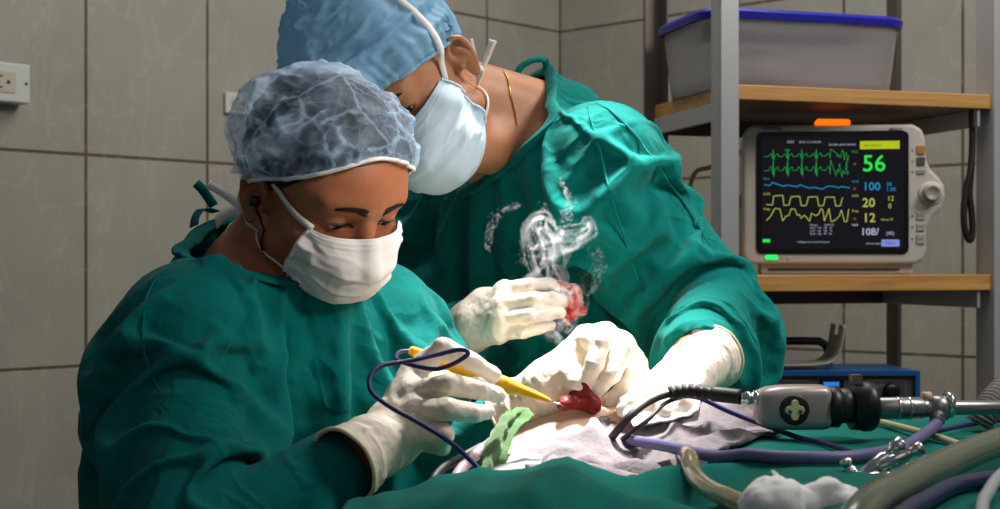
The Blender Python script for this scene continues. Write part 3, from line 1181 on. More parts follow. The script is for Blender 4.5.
def skin_mat(name, col, dark):
    m = mat(name, col, .42, spec=.45, sss=.12, bump=[(900, .10), (160, .06)])
    nt = m.node_tree
    b = nt.nodes['Principled BSDF']
    tc = nt.nodes.new('ShaderNodeTexCoord')
    n = nt.nodes.new('ShaderNodeTexNoise'); n.inputs['Scale'].default_value = 26; n.inputs['Detail'].default_value = 6
    nt.links.new(tc.outputs['Object'], n.inputs['Vector'])
    r = nt.nodes.new('ShaderNodeValToRGB')
    r.color_ramp.elements[0].position = .32; r.color_ramp.elements[0].color = dark
    r.color_ramp.elements[1].position = .66; r.color_ramp.elements[1].color = col
    nt.links.new(n.outputs['Fac'], r.inputs[0]); nt.links.new(r.outputs[0], b.inputs['Base Color'])
    return m


M_SKIN1 = skin_mat('brown skin', rgb(176, 112, 78), rgb(162, 98, 66))
M_SKIN2 = skin_mat('tan skin', rgb(190, 134, 98), rgb(176, 118, 86))
M_GOWN = mat('green surgical cotton', rgb(0, 104, 100), .85, spec=.08, sheen=.05, var=(14, .10), bump=[(45, .25), (140, .12)], weave=True)
M_GOWN2 = mat('green surgical cotton', rgb(4, 114, 107), .85, spec=.08, sheen=.05, var=(14, .10), bump=[(45, .25), (140, .12)], weave=True)
def creases(m, items):
    nt = m.node_tree; b = nt.nodes['Principled BSDF']
    tc = nt.nodes.new('ShaderNodeTexCoord')
    prev = b.inputs['Normal'].links[0].from_socket if b.inputs['Normal'].links else None
    for sc, st, wd in items:
        n = nt.nodes.new('ShaderNodeTexNoise'); n.inputs['Scale'].default_value = sc; n.inputs['Detail'].default_value = 2.5; n.inputs['Distortion'].default_value = .8
        nt.links.new(tc.outputs['Object'], n.inputs['Vector'])
        a = nt.nodes.new('ShaderNodeMath'); a.operation = 'SUBTRACT'; a.inputs[1].default_value = .5
        a2 = nt.nodes.new('ShaderNodeMath'); a2.operation = 'ABSOLUTE'
        r = nt.nodes.new('ShaderNodeMapRange'); r.inputs['From Max'].default_value = wd; r.inputs['To Min'].default_value = 1; r.inputs['To Max'].default_value = 0
        nt.links.new(n.outputs['Fac'], a.inputs[0]); nt.links.new(a.outputs[0], a2.inputs[0]); nt.links.new(a2.outputs[0], r.inputs['Value'])
        bp = nt.nodes.new('ShaderNodeBump'); bp.inputs['Strength'].default_value = st; bp.inputs['Distance'].default_value = .006
        nt.links.new(r.outputs[0], bp.inputs['Height'])
        if prev: nt.links.new(prev, bp.inputs['Normal'])
        prev = bp.outputs['Normal']
    nt.links.new(prev, b.inputs['Normal'])


for m_ in (M_GOWN, M_GOWN2): creases(m_, [(4.5, .35, .05), (10, .25, .06)])
M_MASK = mat('white mask fabric', rgb(226, 222, 220), .85, spec=.1, bump=[(500, .08)])
M_MASK2 = mat('pale blue mask fabric', rgb(196, 216, 230), .85, spec=.1, bump=[(500, .08)])
M_TIE = mat('white tie fabric', rgb(230, 228, 226), .85, spec=.1)
M_HAIR = mat('black hair', rgb(18, 15, 14), .5, spec=.3)
M_EYE = mat('eye white', rgb(214, 200, 190), .15)
M_IRIS = mat('dark iris', rgb(40, 24, 16), .1)


def film_mat(name, col, dense, thin, sc):
    """thin non-woven film: see-through, denser where it is creased and on the whitened, lit-looking crown"""
    m = bpy.data.materials.new(name)
    m.use_nodes = True
    nt = m.node_tree
    b = nt.nodes['Principled BSDF']
    b.inputs['Base Color'].default_value = col
    b.inputs['Roughness'].default_value = .6
    b.inputs['Specular IOR Level'].default_value = .35
    out = nt.nodes['Material Output']
    tl = nt.nodes.new('ShaderNodeBsdfTranslucent'); tl.inputs[0].default_value = col
    mx = nt.nodes.new('ShaderNodeMixShader'); mx.inputs[0].default_value = .35
    nt.links.new(b.outputs[0], mx.inputs[1]); nt.links.new(tl.outputs[0], mx.inputs[2])
    tr = nt.nodes.new('ShaderNodeBsdfTransparent')
    mx2 = nt.nodes.new('ShaderNodeMixShader')
    nt.links.new(tr.outputs[0], mx2.inputs[1]); nt.links.new(mx.outputs[0], mx2.inputs[2])
    at = nt.nodes.new('ShaderNodeAttribute'); at.attribute_name = 'crease'
    tc = nt.nodes.new('ShaderNodeTexCoord')
    dn = nt.nodes.new('ShaderNodeTexNoise'); dn.inputs['Scale'].default_value = sc * .5; dn.inputs['Detail'].default_value = 3
    nt.links.new(tc.outputs['Object'], dn.inputs['Vector'])
    dm = nt.nodes.new('ShaderNodeVectorMath'); dm.operation = 'MULTIPLY_ADD'
    dm.inputs[1].default_value = (.022, .022, .022)
    nt.links.new(dn.outputs['Color'], dm.inputs[0]); nt.links.new(tc.outputs['Object'], dm.inputs[2])
    acc = at.outputs['Fac']; hgt = None
    for k, (vs, wd, amt) in enumerate(((sc * .28, .048, .42), (sc * .62, .06, .17))):
        vo = nt.nodes.new('ShaderNodeTexVoronoi'); vo.feature = 'DISTANCE_TO_EDGE'; vo.inputs['Scale'].default_value = vs
        nt.links.new(dm.outputs[0], vo.inputs['Vector'])
        r = nt.nodes.new('ShaderNodeMapRange'); r.inputs['From Max'].default_value = wd; r.inputs['To Min'].default_value = amt; r.inputs['To Max'].default_value = 0
        nt.links.new(vo.outputs['Distance'], r.inputs['Value'])
        ad = nt.nodes.new('ShaderNodeMath'); ad.operation = 'ADD'
        nt.links.new(acc, ad.inputs[0]); nt.links.new(r.outputs[0], ad.inputs[1]); acc = ad.outputs[0]
        v2 = nt.nodes.new('ShaderNodeTexVoronoi'); v2.inputs['Scale'].default_value = vs
        nt.links.new(dm.outputs[0], v2.inputs['Vector'])
        bp = nt.nodes.new('ShaderNodeBump'); bp.inputs['Strength'].default_value = (.55, .4)[k]; bp.inputs['Distance'].default_value = (.008, .004)[k]
        nt.links.new(v2.outputs['Distance'], bp.inputs['Height'])
        if hgt: nt.links.new(hgt, bp.inputs['Normal'])
        hgt = bp.outputs['Normal']
    n = nt.nodes.new('ShaderNodeTexNoise'); n.inputs['Scale'].default_value = sc * .45; n.inputs['Detail'].default_value = 6
    nt.links.new(tc.outputs['Object'], n.inputs['Vector'])
    ma = nt.nodes.new('ShaderNodeMath'); ma.operation = 'MULTIPLY_ADD'; ma.inputs[1].default_value = 1.2; ma.inputs[2].default_value = -.52
    nt.links.new(n.outputs['Fac'], ma.inputs[0])
    ad = nt.nodes.new('ShaderNodeMath'); ad.operation = 'ADD'
    nt.links.new(acc, ad.inputs[0]); nt.links.new(ma.outputs[0], ad.inputs[1])
    mr = nt.nodes.new('ShaderNodeMapRange')
    mr.inputs['From Min'].default_value = 0; mr.inputs['From Max'].default_value = 1
    mr.inputs['To Min'].default_value = thin; mr.inputs['To Max'].default_value = dense
    nt.links.new(ad.outputs[0], mr.inputs['Value'])
    nt.links.new(mr.outputs[0], mx2.inputs[0])
    nt.links.new(hgt, b.inputs['Normal']); nt.links.new(hgt, tl.inputs['Normal'])
    nt.links.new(mx2.outputs[0], out.inputs['Surface'])
    return m


def build_cap(fig, root, name, m, c, r, brim, seed, amp, folds, crease_gain=1.0, rows=90, cols=220, slouch=(0, 0, 0), bandfold=0.0):
    """bouffant cap; brim(phi) -> height of the elastic edge in the head frame; phi=0 at the face, + towards the person's left"""
    Vl = []
    cr = []
    ph = np.linspace(0, 2 * np.pi, cols, endpoint=False)
    zb = np.array([brim(p) for p in ph])
    dirx, diry = np.sin(ph), -np.cos(ph)
    c = np.array(c); r = np.array(r)
    for i in range(rows):
        t = i / (rows - 1)
        # polar angle from the top to the brim
        # elastic edge point on the head
        th_end = np.arccos(np.clip((zb - c[2]) / r[2], -.98, .98))
        th = 1e-3 + t * th_end
        x = c[0] + r[0] * np.sin(th) * dirx
        y = c[1] + r[1] * np.sin(th) * diry
        z = c[2] + r[2] * np.cos(th)
        Vl.append(np.stack([x, y, z], 1))
    G = np.array(Vl)
    # tuck in the edge to the head
    X = fig.locs(G[-1])
    edge = snap_to(fig.head, X, .004, 14)
    edge_l = (edge - np.array(fig.H)) @ fig.R / fig.hs
    edge_l[:, 2] = edge_l[:, 2] * .4 + zb * .6
    # pull in the last rows smoothly
    for i in range(rows):
        t = i / (rows - 1)
        w = max(0, (t - .74) / .26) ** 2.2
        G[i] = G[i] * (1 - w) + edge_l * w
        G[i] += np.array(slouch) * math.sin(math.pi * min(1, t * 1.05)) ** 2
    Pn = G.reshape(-1, 3)
    nrm = (Pn - c) / (r * r); nrm /= np.linalg.norm(nrm, axis=1)[:, None]
    tt = np.repeat(np.linspace(0, 1, rows), cols)
    pp = np.tile(ph, rows)
    env = np.clip((1 - tt) * 9, 0.35, 1)
    warp = np.stack([fbm(Pn, 9, 2, seed + 5), fbm(Pn, 9, 2, seed + 6), fbm(Pn, 9, 2, seed + 7)], 1) * .03
    n1 = ridged(Pn + warp, folds, 2, seed)
    n2 = ridged(Pn + warp * .6, folds * 2.3, 3, seed + 9)
    n3 = fbm(Pn, 7, 2, seed + 3)
    gath = np.sin(pp * 46 + 3 * fbm(np.stack([np.cos(pp), np.sin(pp), 0 * pp], 1), 3, 2, seed)) * np.clip((tt - .72) / .2, 0, 1)
    disp = amp * (.55 * np.sign(n1) * np.abs(n1) ** 1.6 + .28 * n2 + .7 * n3) * env + .0022 * gath
    if bandfold:
        qb = np.stack([np.cos(pp) * 1.1, np.sin(pp) * 1.1, tt * 7.5], 1)
        disp = disp + bandfold * ridged(qb + .25 * np.stack([vnoise(qb, 2, seed + 1), vnoise(qb, 2, seed + 2), vnoise(qb, 2, seed + 4)], 1), 1.2, 3, seed + 8) * env
    Pn = Pn + nrm * disp[:, None]
    Pw = fig.locs(Pn)
    lim = np.where(tt > .93, .0035, .0095)
    for _ in range(5):
        dd_ = fig.head(Pw); mk = dd_ < lim
        Pw[mk] += grad(fig.head, Pw[mk]) * (lim - dd_)[mk][:, None]
    n_ = cols
    Fc = []
    for i in range(rows - 1):
        a = np.arange(cols)
        b = (a + 1) % cols
        Fc += list(zip(i * n_ + a, i * n_ + b, (i + 1) * n_ + b, (i + 1) * n_ + a))
    Fc = [f[::-1] for f in Fc]
    o = from_arrays(name, Pw, Fc, m, root)
    def top(v, q0, q1):
        a_, b_ = np.quantile(v, q0), np.quantile(v, q1)
        return np.clip((v - a_) / (b_ - a_), 0, 1)
    crease = np.clip(crease_gain * (.40 * top(n1, .88, .985) + .20 * top(n2, .88, .99)) + .42 * sstep(.05, .85, -np.cos(pp)) + .30 * sstep(.30, .02, tt) + .5 * np.clip((tt - .88) / .1, 0, 1) + .10 * gath, 0, 1)  # crown term whitens the film to imitate light from above
    at = o.data.attributes.new('crease', 'FLOAT', 'POINT')
    at.data.foreach_set('value', crease.astype(np.float32))
    bandpts = Pw.reshape(rows, cols, 3)[-1]
    return o, bandpts


def ribbon(pts, wdt, nrm, thick=.0012):
    """flat band along pts whose flat side faces nrm (function of a point)"""
    mb = MB()
    pts = [Vector(p) for p in pts]
    R0 = []
    for i, p in enumerate(pts):
        t = (pts[min(i + 1, len(pts) - 1)] - pts[max(i - 1, 0)]).normalized()
        n = Vector(nrm(p) if callable(nrm) else nrm)
        n = (n - t * n.dot(t)).normalized()
        s = t.cross(n)
        w = wdt[i] if hasattr(wdt, '__len__') else wdt
        R0.append([p + s * w / 2 + n * thick / 2, p - s * w / 2 + n * thick / 2, p - s * w / 2 - n * thick / 2, p + s * w / 2 - n * thick / 2])
    V = [v for r in R0 for v in r]
    Fc = []
    for i in range(len(R0) - 1):
        for k in range(4):
            k2 = (k + 1) % 4
            Fc.append((i * 4 + k, i * 4 + k2, (i + 1) * 4 + k2, (i + 1) * 4 + k))
    Fc.append((3, 2, 1, 0)); n = (len(R0) - 1) * 4
    Fc.append((n, n + 1, n + 2, n + 3))
    mb.add(V, Fc)
    return mb


def on_skin(fig, pts, off, n=8):
    P_ = np.array(spline(pts, n))
    W = fig.locs(P_)
    return snap_to(fig.headneck, W, off, 10)


def skin_normal(fig):
    return lambda p: grad(fig.headneck, np.array([tuple(p)]), .002)[0]


def build_mask(fig, root, m, sag, side, seed=0, far=True, pleats=3, rows=64, cols=96):
    """pleated rectangular mask; rows run from the nose bridge to below the chin"""
    sag = np.array(spline(sag, 12))
    side = np.array(spline(side, 12))
    def res(A, n):
        L = np.r_[0, np.cumsum(np.linalg.norm(np.diff(A, axis=0), axis=1))]
        t = np.linspace(0, L[-1], n)
        return np.stack([np.interp(t, L, A[:, k]) for k in range(3)], 1)
    sag, side = res(sag, rows), res(side, rows)
    u = np.linspace(-1, 1, cols)
    G = np.zeros((rows, cols, 3))
    for i in range(rows):
        a = np.abs(u)
        e = 2.15
        s = side[i]
        # superelliptic bow from the middle line to the side edge
        ang = a * np.pi / 2
        x = s[0] * np.sin(ang) ** (2 / e)
        w = np.cos(ang) ** (2 / e)
        y = s[1] + (sag[i, 1] - s[1]) * w
        z = s[2] + (sag[i, 2] - s[2]) * (w ** .9)
        G[i, :, 0] = x * np.sign(u)
        G[i, :, 1] = y
        G[i, :, 2] = z
    Pn = G.reshape(-1, 3)
    W = fig.locs(Pn)
    W = push_out(fig.head, W, .004, 8)
    G2 = W.reshape(rows, cols, 3)
    # relax inside, keeping off the face
    for _ in range(14):
        A = G2.copy()
        A[1:-1, 1:-1] = .25 * (G2[2:, 1:-1] + G2[:-2, 1:-1] + G2[1:-1, 2:] + G2[1:-1, :-2])
        A[0, 1:-1] = .5 * (G2[0, 2:] + G2[0, :-2]); A[-1, 1:-1] = .5 * (G2[-1, 2:] + G2[-1, :-2])
        G2 = A
        G2 = push_out(fig.head, G2.reshape(-1, 3), .0035, 3).reshape(rows, cols, 3)
    # pleats: saw-tooth rows that open in the middle and squeeze at the sides, and radial drawn folds near the ends
    du = np.gradient(G2, axis=1); dv = np.gradient(G2, axis=0)
    nrm = np.cross(du, dv); nrm /= np.linalg.norm(nrm, axis=2)[..., None] + 1e-12
    cen = G2.mean((0, 1)); hc = np.array(fig.H)
    if ((cen - hc) * nrm[rows // 2, cols // 2]).sum() < 0: nrm = -nrm
    v = np.linspace(0, 1, rows)[:, None]; uu = u[None, :]
    q = (v - .22) / .62 * pleats
    saw = np.where((q > 0) & (q < pleats), (q % 1.0), 0)
    saw = np.where(saw > .85, (1 - saw) / .15 * .85, saw)
    D = .0042 * saw * (0.5 + .5 * np.abs(uu) ** 1.2)
    X3 = np.stack([np.broadcast_to(uu * 2.2, G2.shape[:2]), np.broadcast_to(v * 7, G2.shape[:2]), np.zeros(G2.shape[:2])], 2).reshape(-1, 3)
    D = D + .0034 * ridged(X3 + .35 * np.stack([vnoise(X3, 1.3, seed), vnoise(X3, 1.3, seed + 1), 0 * X3[:, 0]], 1), .9, 2, seed + 2).reshape(D.shape) * np.abs(uu) ** .7 * np.clip(v * 4, 0, 1)
    edge = np.clip(v * 16, 0, 1) * np.clip((1 - v) * 16, 0, 1)
    D = D * edge
    # stitched hem along the upper edge
    D = D + .0011 * (np.exp(-((v - .055) / .012) ** 2) + np.exp(-((v - .10) / .010) ** 2))
    G3 = G2 + nrm * (D + .001)[..., None]
    o = MB().grid(G3).build('face_mask', m, root, world=True)
    solid(o, .0012, 1)
    # side bindings
    for j in ((0,) if far is False else (cols - 1,)):
        pts = G3[:, j]
        MB().tube(pts[::3], .0024, 8, flat=.8).build('mask_binding', m, o, world=True)
    return o, G3


def cuff_plane(W, E, back):
    a = (Vector(W) - Vector(E)).normalized()
    return Vector(W) - a * back, a


def gown_for(fig, root, m, cuts, stretch, h=.0155, iters=(120, 60, 26), g=.020, gravity=.00010, zlow=.50, seed=1, coll=.007, pull=.004, bend=.38, extra=None, fine=1.085):
    lo, hi = bbox([fig.SR, fig.SL, fig.ER, fig.EL, fig.WR, fig.WL, fig.PV], .16)
    lo[2] = zlow - .05
    nn = (fig.skull - fig.N).normalized()
    def f(X):
        d = smin(fig.garment(X, g), d_cone(X, fig.PV + Vector((0, 0, .12)), (fig.PV.x, fig.PV.y, .35), .16, .20), .08)
        return smin(d, d_cone(X, fig.N - nn * .03, fig.N + nn * .10, .068, .058), .045)
    col = lambda X: np.minimum(smin(fig.trunk(X), fig.arms(X), .035), fig.neck(X))
    V, Q = nets(f, [np.arange(lo[k], hi[k] + h, h) for k in range(3)])
    V = lap_smooth(V, edges_of(Q), 2, .5)
    kill = V[:, 2] < zlow
    def cyl(V, c, a):
        rel = V - V3(c)
        al = rel @ np.array(a)
        return al, np.linalg.norm(rel - al[:, None] * np.array(a), axis=1)
    for (c, a, rad) in cuts[1:]:       # knitted cuffs draw the sleeve in
        al, pe = cyl(V, c, a)
        k = (al > -.05) & (al < .03) & (pe < rad)
        w_ = sstep(-.05, -.008, al[k])
        r_ = np.maximum(pe[k], 1e-6)
        ax_ = V3(c) + al[k][:, None] * np.array(a)
        V[k] = ax_ + (V[k] - ax_) * ((1 - w_) + w_ * .0315 / r_)[:, None]
    for (c, a, rad) in cuts:
        al, pe = cyl(V, c, a)
        kill |= (al > 0) & (pe < rad) & (al < .13)
    V, Q = open_cut(V, Q, kill)
    b = boundary(V, Q)
    for (c, a, rad) in cuts:           # even out the cut edge
        al, pe = cyl(V, c, a)
        k = b & (np.abs(al) < h * 2) & (pe < rad * 1.15)
        V[k] -= al[k][:, None] * np.array(a)
    for st in range(3):
        b = boundary(V, Q)
        E = edges_of(Q)
        pin = b.astype(float)
        near = b.copy()
        for w_ in (.6, .3):
            nb = near.copy()
            nb[E[near[E[:, 0]], 1]] = True
            nb[E[near[E[:, 1]], 0]] = True
            pin[nb & (pin == 0)] = w_
            near = nb
        sf = stretch if st == 0 else (lambda mid, d: np.full(len(mid), (0, fine, 1.03)[st]))
        V = cloth(V, Q, sf, pin, col, coll, iters[st], gravity * (1 if st == 0 else .5), pull if st == 0 else pull * .3, bend=bend, seed=seed + st, noise_amp=(.006, .0015, .0006)[st], extra=extra)
        if st < 2: V, Q = catmull(V, Q)
    b = boundary(V, Q)
    o = from_arrays('gown', V, Q, m, root)
    return o, V, Q, b


def stretch_fn(fig, arm_ax, arm_ci, tor_h, tor_v):
    segs = [(fig.SR, fig.ER), (fig.ER, fig.WR), (fig.SL, fig.EL), (fig.EL, fig.WL)]
    def fn(mid, d):
        out = np.full(len(mid), tor_v) + (tor_h - tor_v) * (1 - np.abs(d @ fig.B[:, 2])) ** 1
        best = np.full(len(mid), 1e9); val = np.zeros(len(mid))
        for a, b_ in segs:
            dd = d_cone(mid, a, b_, .05, .04)
            ax = V3((b_ - a).normalized())
            al = np.abs(d @ ax)
            v = arm_ci + (arm_ax - arm_ci) * al
            k = dd < best
            best[k] = dd[k]; val[k] = v[k]
        w = np.clip(1.2 - best / .045, 0, 1)
        # the upper arm near the shoulder still belongs to the trunk
        return out * (1 - w) + val * w
    return fn


def loop_of(X, b, c, a, rad, Q=None, n=90):
    """smooth closed line along the cut edge around an opening"""
    ax = np.array(a)
    Es = np.concatenate([Q[:, [0, 1]], Q[:, [1, 2]], Q[:, [2, 3]], Q[:, [3, 0]]])
    code = np.minimum(Es[:, 0], Es[:, 1]) * len(X) + np.maximum(Es[:, 0], Es[:, 1])
    u, cn = np.unique(code, return_counts=True)
    nb = {}
    for e in u[cn == 1]:
        i, j = int(e // len(X)), int(e % len(X))
        nb.setdefault(i, []).append(j); nb.setdefault(j, []).append(i)
    loops, seen = [], set()
    for s0 in nb:
        if s0 in seen: continue
        lp, cur = [], s0
        while cur is not None:
            seen.add(cur); lp.append(cur)
            cur = next((k for k in nb[cur] if k not in seen), None)
        loops.append(lp)
    def score(lp):
        return np.linalg.norm(X[lp].mean(0) - V3(c)) - .0005 * len(lp) / 10 + (10 if len(lp) < 20 else 0)
    lp = min(loops, key=score)
    P_ = X[lp]
    L = np.r_[0, np.cumsum(np.linalg.norm(np.diff(np.vstack([P_, P_[:1]]), axis=0), axis=1))]
    T = np.linspace(0, L[-1], n, endpoint=False)
    P2 = np.vstack([P_, P_[:1]])
    out = np.stack([np.interp(T, L, P2[:, k]) for k in range(3)], 1)
    for _ in range(4):
        out = .5 * out + .25 * (np.roll(out, 1, 0) + np.roll(out, -1, 0))
    return out


# ---------------------------------------------------------------- the two surgeons' poses
R1 = head_rot(41, 39, 7)
ear1 = np.array(P(259, 203, 1.405))
H1 = Vector(ear1 - R1 @ np.array((-.076, .0, EAR_Z)) * .955)
W1R = P(395, 432, 1.30)
W1L = P(552, 388, 1.50)
S1 = Fig(H1, R1, P(262, 274, 1.53), P(190, 336, 1.39), P(374, 325, 1.60), P(188, 562, 1.20), P(416, 492, 1.60), W1R, W1L,
         (-.33, 1.66, .86), [(-.49, 1.50, 0), (-.27, 1.74, 0)], None)
R2 = head_rot(-38, 31, 29)
ear2 = np.array(P(461, 62, 1.70))
H2 = Vector(ear2 - R2 @ np.array((.076, .0, EAR_Z)))
W2R = P(474, 325, 1.70)
W2L = P(690, 373, 1.50)
S2 = Fig(H2, R2, P(560, 128, 1.88), P(440, 222, 1.99), P(602, 164, 1.745), P(385, 372, 1.90), P(716, 303, 1.74), W2R, W2L,
         (.10, 2.20, .92), [(.0, 2.26, 0), (.22, 2.16, 0)], None)

S1.cz = .016
S1.extra = [(P(160, 390, 1.56), P(172, 640, 1.56), .078, .082)]
S1.hs = .955
S2.flare = .80
S2.cz = 0.0
fm = S2.EL.lerp(S2.WL, .12), S2.EL.lerp(S2.WL, .45)
S2.extra = [(fm[0], fm[1], .050, .046)]
person1 = empty('person', (-.33, 1.66, 0), None, 'surgeon in a puffy see-through cap, white mask and dark green gown, holding a yellow pen', 'person')
person2 = empty('person', (.10, 2.20, 0), None, 'surgeon in a tight light blue cap bending over, loose mask ties behind his ear', 'person')
build_body(S1, M_SKIN1, person1)
build_body(S2, M_SKIN2, person2)

# ---- gowns
n1 = (S1.skull - S1.N).normalized()
NC1, NA1 = S1.N + n1 * .045, (n1 + Vector((-.15, -.1, .25)) - S1.front * .30).normalized()
cuts1 = [(NC1, NA1, .105), (*cuff_plane(W1R, S1.ER, .055), .10), (*cuff_plane(W1L, S1.EL, .05), .10)]
gown1, X1, Q1, b1 = gown_for(S1, person1, M_GOWN, cuts1, stretch_fn(S1, 1.26, 1.12, 1.16, 1.05), seed=3)
n2 = (S2.skull - S2.N).normalized()
NC2, NA2 = S2.N + n2 * .070, (n2 - S2.front * .40).normalized()
cuts2 = [(NC2, NA2, .115), (*cuff_plane(W2R, S2.ER, .018), .075), (*cuff_plane(W2L, S2.EL, .050), .10)]
gown2, X2, Q2, b2 = gown_for(S2, person2, M_GOWN2, cuts2, stretch_fn(S2, 1.32, 1.12, 1.15, 1.05), seed=5, coll=.011)
for gown, X, Qg, b, (c, a, r), mm in ((gown1, X1, Q1, b1, cuts1[0], M_GOWN), (gown2, X2, Q2, b2, cuts2[0], M_GOWN2)):
    lp = loop_of(X, b, c, a, r, Qg)
    MB().tube(lp, .010, 10, flat=.35, closed=True, up=a).build('collar', mm, gown, world=True)


def seam(X, Q, path, m, parent, r=.0017, n=10):
    """stitched seam that follows the cloth along a path"""
    proj = np.stack([CX + X[:, 0] / X[:, 1] * F, CY + (ZC - X[:, 2]) / X[:, 1] * F], 1)
    NN = vnormals(X, Q)
    out = []
    for p in spline(path, n):
        d = np.hypot(*(proj - np.array(p[:2])).T)
        k = np.flatnonzero(d < 9)
        if not len(k): continue
        front = k[X[k, 1] < X[k, 1].min() + .02]
        w = np.exp(-(d[front] / 3.5) ** 2)[:, None]
        nv = NN[front[np.argmin(d[front])]]
        nv = nv if nv[1] < 0 else -nv
        out.append((X[front] * w).sum(0) / w.sum() + nv * .0022)
    for _ in range(5): out = [out[0]] + [(out[i - 1] + 2 * out[i] + out[i + 1]) / 4 for i in range(1, len(out) - 1)] + [out[-1]]
    m_ = len(out)
    return MB().tube(out, [r * min(1, .15 + 4.0 * min(i, m_ - 1 - i) / m_) for i in range(m_)], 8, flat=.6).build('seam', m, parent, world=True)


seam(X2, Q2, [(592, 98), (622, 122), (652, 158), (678, 196), (700, 228), (724, 258)], M_GOWN2, gown2)
seam(X2, Q2, [(586, 104), (600, 150), (612, 200), (628, 250), (646, 300)], M_GOWN2, gown2)
seam(X1, Q1, [(176, 262), (150, 290), (142, 330), (150, 370), (168, 405)], M_GOWN, gown1)

# ================================================================ hands in gloves
M_LATEX = mat('cream latex', rgb(232, 220, 204), .42, spec=.4, sss=.08, bump=[(120, .12), (420, .06)])
M_LATEXRIM = mat('latex rim', rgb(226, 212, 176), .45)


def hand_sdf(X, W, ch, th, cuff, E, sc=1.0):
    W = V3(W)
    ch = [[V3(p) for p in c] for c in ch]
    th = [V3(p) for p in th]
    side = ch[0][0] - ch[3][0]; side /= np.linalg.norm(side)
    d = None
    for i, c in enumerate(ch):
        w0 = W + side * (.013 - .0087 * i)
        e = d_cone(X, w0, c[0], .0185 * sc, .0125 * sc)
        d = e if d is None else smin(d, e, .012)
        if i: d = smin(d, d_cone(X, ch[i - 1][0], c[0], .0115 * sc, .0115 * sc), .008)
    # heel of the thumb
    d = smin(d, d_cone(X, W + side * .012, th[0], .018 * sc, .0175 * sc), .014)
    d = smin(d, d_cone(X, th[0], th[1], .0175 * sc, .0130 * sc), .014)
    d = smin(d, d_cone(X, th[0], (ch[0][0] * .6 + W * .4), .013 * sc, .010 * sc), .014)
    tf = d_chain(X, th[1:], [.0128 * sc, .0112 * sc, .0088 * sc], .003)
    d = smin(d, tf, .006)
    rad = ((.0118, .0102, .0090, .0076), (.0118, .0103, .0091, .0077), (.0113, .0098, .0086, .0074), (.0102, .0088, .0078, .0067))
    for c, r in zip(ch, rad):
        f = d_chain(X, c, [k * sc for k in r], .0025)
        f = np.minimum(f, d_sphere(X, c[1], r[1] * 1.05 * sc))
        d = smin(d, f, .0024)
    cu, E = V3(cuff), V3(E)
    d = smin(d, d_cone(X, W, cu, .0285 * sc, .0335 * sc), .012)
    d = smin(d, d_cone(X, cu, cu + (cu - W) * .25, .0362 * sc, .0362 * sc), .006)
    return d


def glove(root, W, ch, th, cuff, E, seed, h=.0017, sc=1.0, label=None):
    allp = [W, cuff] + [p for c in ch for p in c] + list(th)
    lo, hi = bbox(allp, .052)
    f = lambda X: hand_sdf(X, W, ch, th, cuff, E, sc)
    V, Q = nets(f, [np.arange(lo[k], hi[k] + h, h) for k in range(3)])
    Ed = edges_of(Q)
    V = lap_smooth(V, Ed, 2, .5)
    N = vnormals(V, Q)
    ax = V3(cuff) - V3(W); L = np.linalg.norm(ax); ax /= L
    al = (V - V3(W)) @ ax
    sl = np.clip((al + .018) / .03, 0, 1)
    perp = V - V3(W) - al[:, None] * ax
    X3 = perp * 9 + (al[:, None] * ax) * 75
    D = sl * (.0017 * ridged(X3 + .5 * vnoise(V, 35, seed)[:, None], 1.0, 2, seed))
    D = D + (1 - sl) * .0004 * ridged(V + .01 * vnoise(V, 40, seed + 4)[:, None], 55, 2, seed + 2)
    D = D + .0005 * fbm(V, 150, 2, seed + 8)
    V = V + N * D[:, None]
    alc = (V - V3(cuff)) @ ax
    V, Q = open_cut(V, Q, alc > 0)
    b = boundary(V, Q)
    k = b & (np.abs((V - V3(cuff)) @ ax) < .006)
    V[k] -= ((V[k] - V3(cuff)) @ ax)[:, None] * ax
    o = from_arrays('glove', V, Q, M_LATEX, root)
    if label: o['label'] = label
    lp = loop_of(V, b, cuff, ax, .09, Q)
    MB().tube(lp, .0021, 8, closed=True).build('cuff_rim', M_LATEXRIM, o, world=True)
    return o


def PP(*a): return [P(*p) for p in a]


chA = [PP((412, 374, 1.335), (443, 348, 1.318), (473, 362, 1.314), (493, 375, 1.320)),
       PP((413, 393, 1.305), (449, 384, 1.272), (478, 390, 1.285), (498, 395, 1.312)),
       PP((420, 412, 1.282), (449, 409, 1.250), (473, 413, 1.262), (487, 412, 1.280)),
       PP((424, 431, 1.268), (443, 434, 1.250), (442, 446, 1.275), (428, 444, 1.288))]
thA = PP((408, 400, 1.340), (440, 384, 1.366), (467, 381, 1.358), (487, 384, 1.348))
glove(person1, W1R, chA, thA, P(343, 466, 1.238), S1.ER, 11)
chB = [PP((586, 338, 1.500), (600, 343, 1.458), (594, 365, 1.446), (584, 385, 1.458)),
       PP((605, 336, 1.512), (623, 351, 1.468), (611, 375, 1.452), (596, 391, 1.460)),
       PP((621, 345, 1.526), (638, 365, 1.484), (626, 388, 1.466), (610, 401, 1.470)),
       PP((632, 360, 1.542), (645, 380, 1.506), (634, 398, 1.488), (619, 407, 1.488))]
thB = PP((562, 376, 1.498), (571, 376, 1.470), (577, 384, 1.458), (583, 392, 1.458))
glove(person1, W1L, chB, thB, W1L + (S1.EL - W1L).normalized() * .062, S1.EL, 12, sc=1.1)
chC = [PP((505, 291, 1.675), (531, 286, 1.664), (549, 285, 1.670), (562, 289, 1.676)),
       PP((504, 305, 1.660), (534, 300, 1.643), (551, 299, 1.652), (563, 301, 1.662)),
       PP((502, 319, 1.655), (531, 315, 1.638), (548, 313, 1.648), (560, 313, 1.658)),
       PP((499, 333, 1.660), (523, 331, 1.646), (539, 328, 1.652), (551, 325, 1.660))]
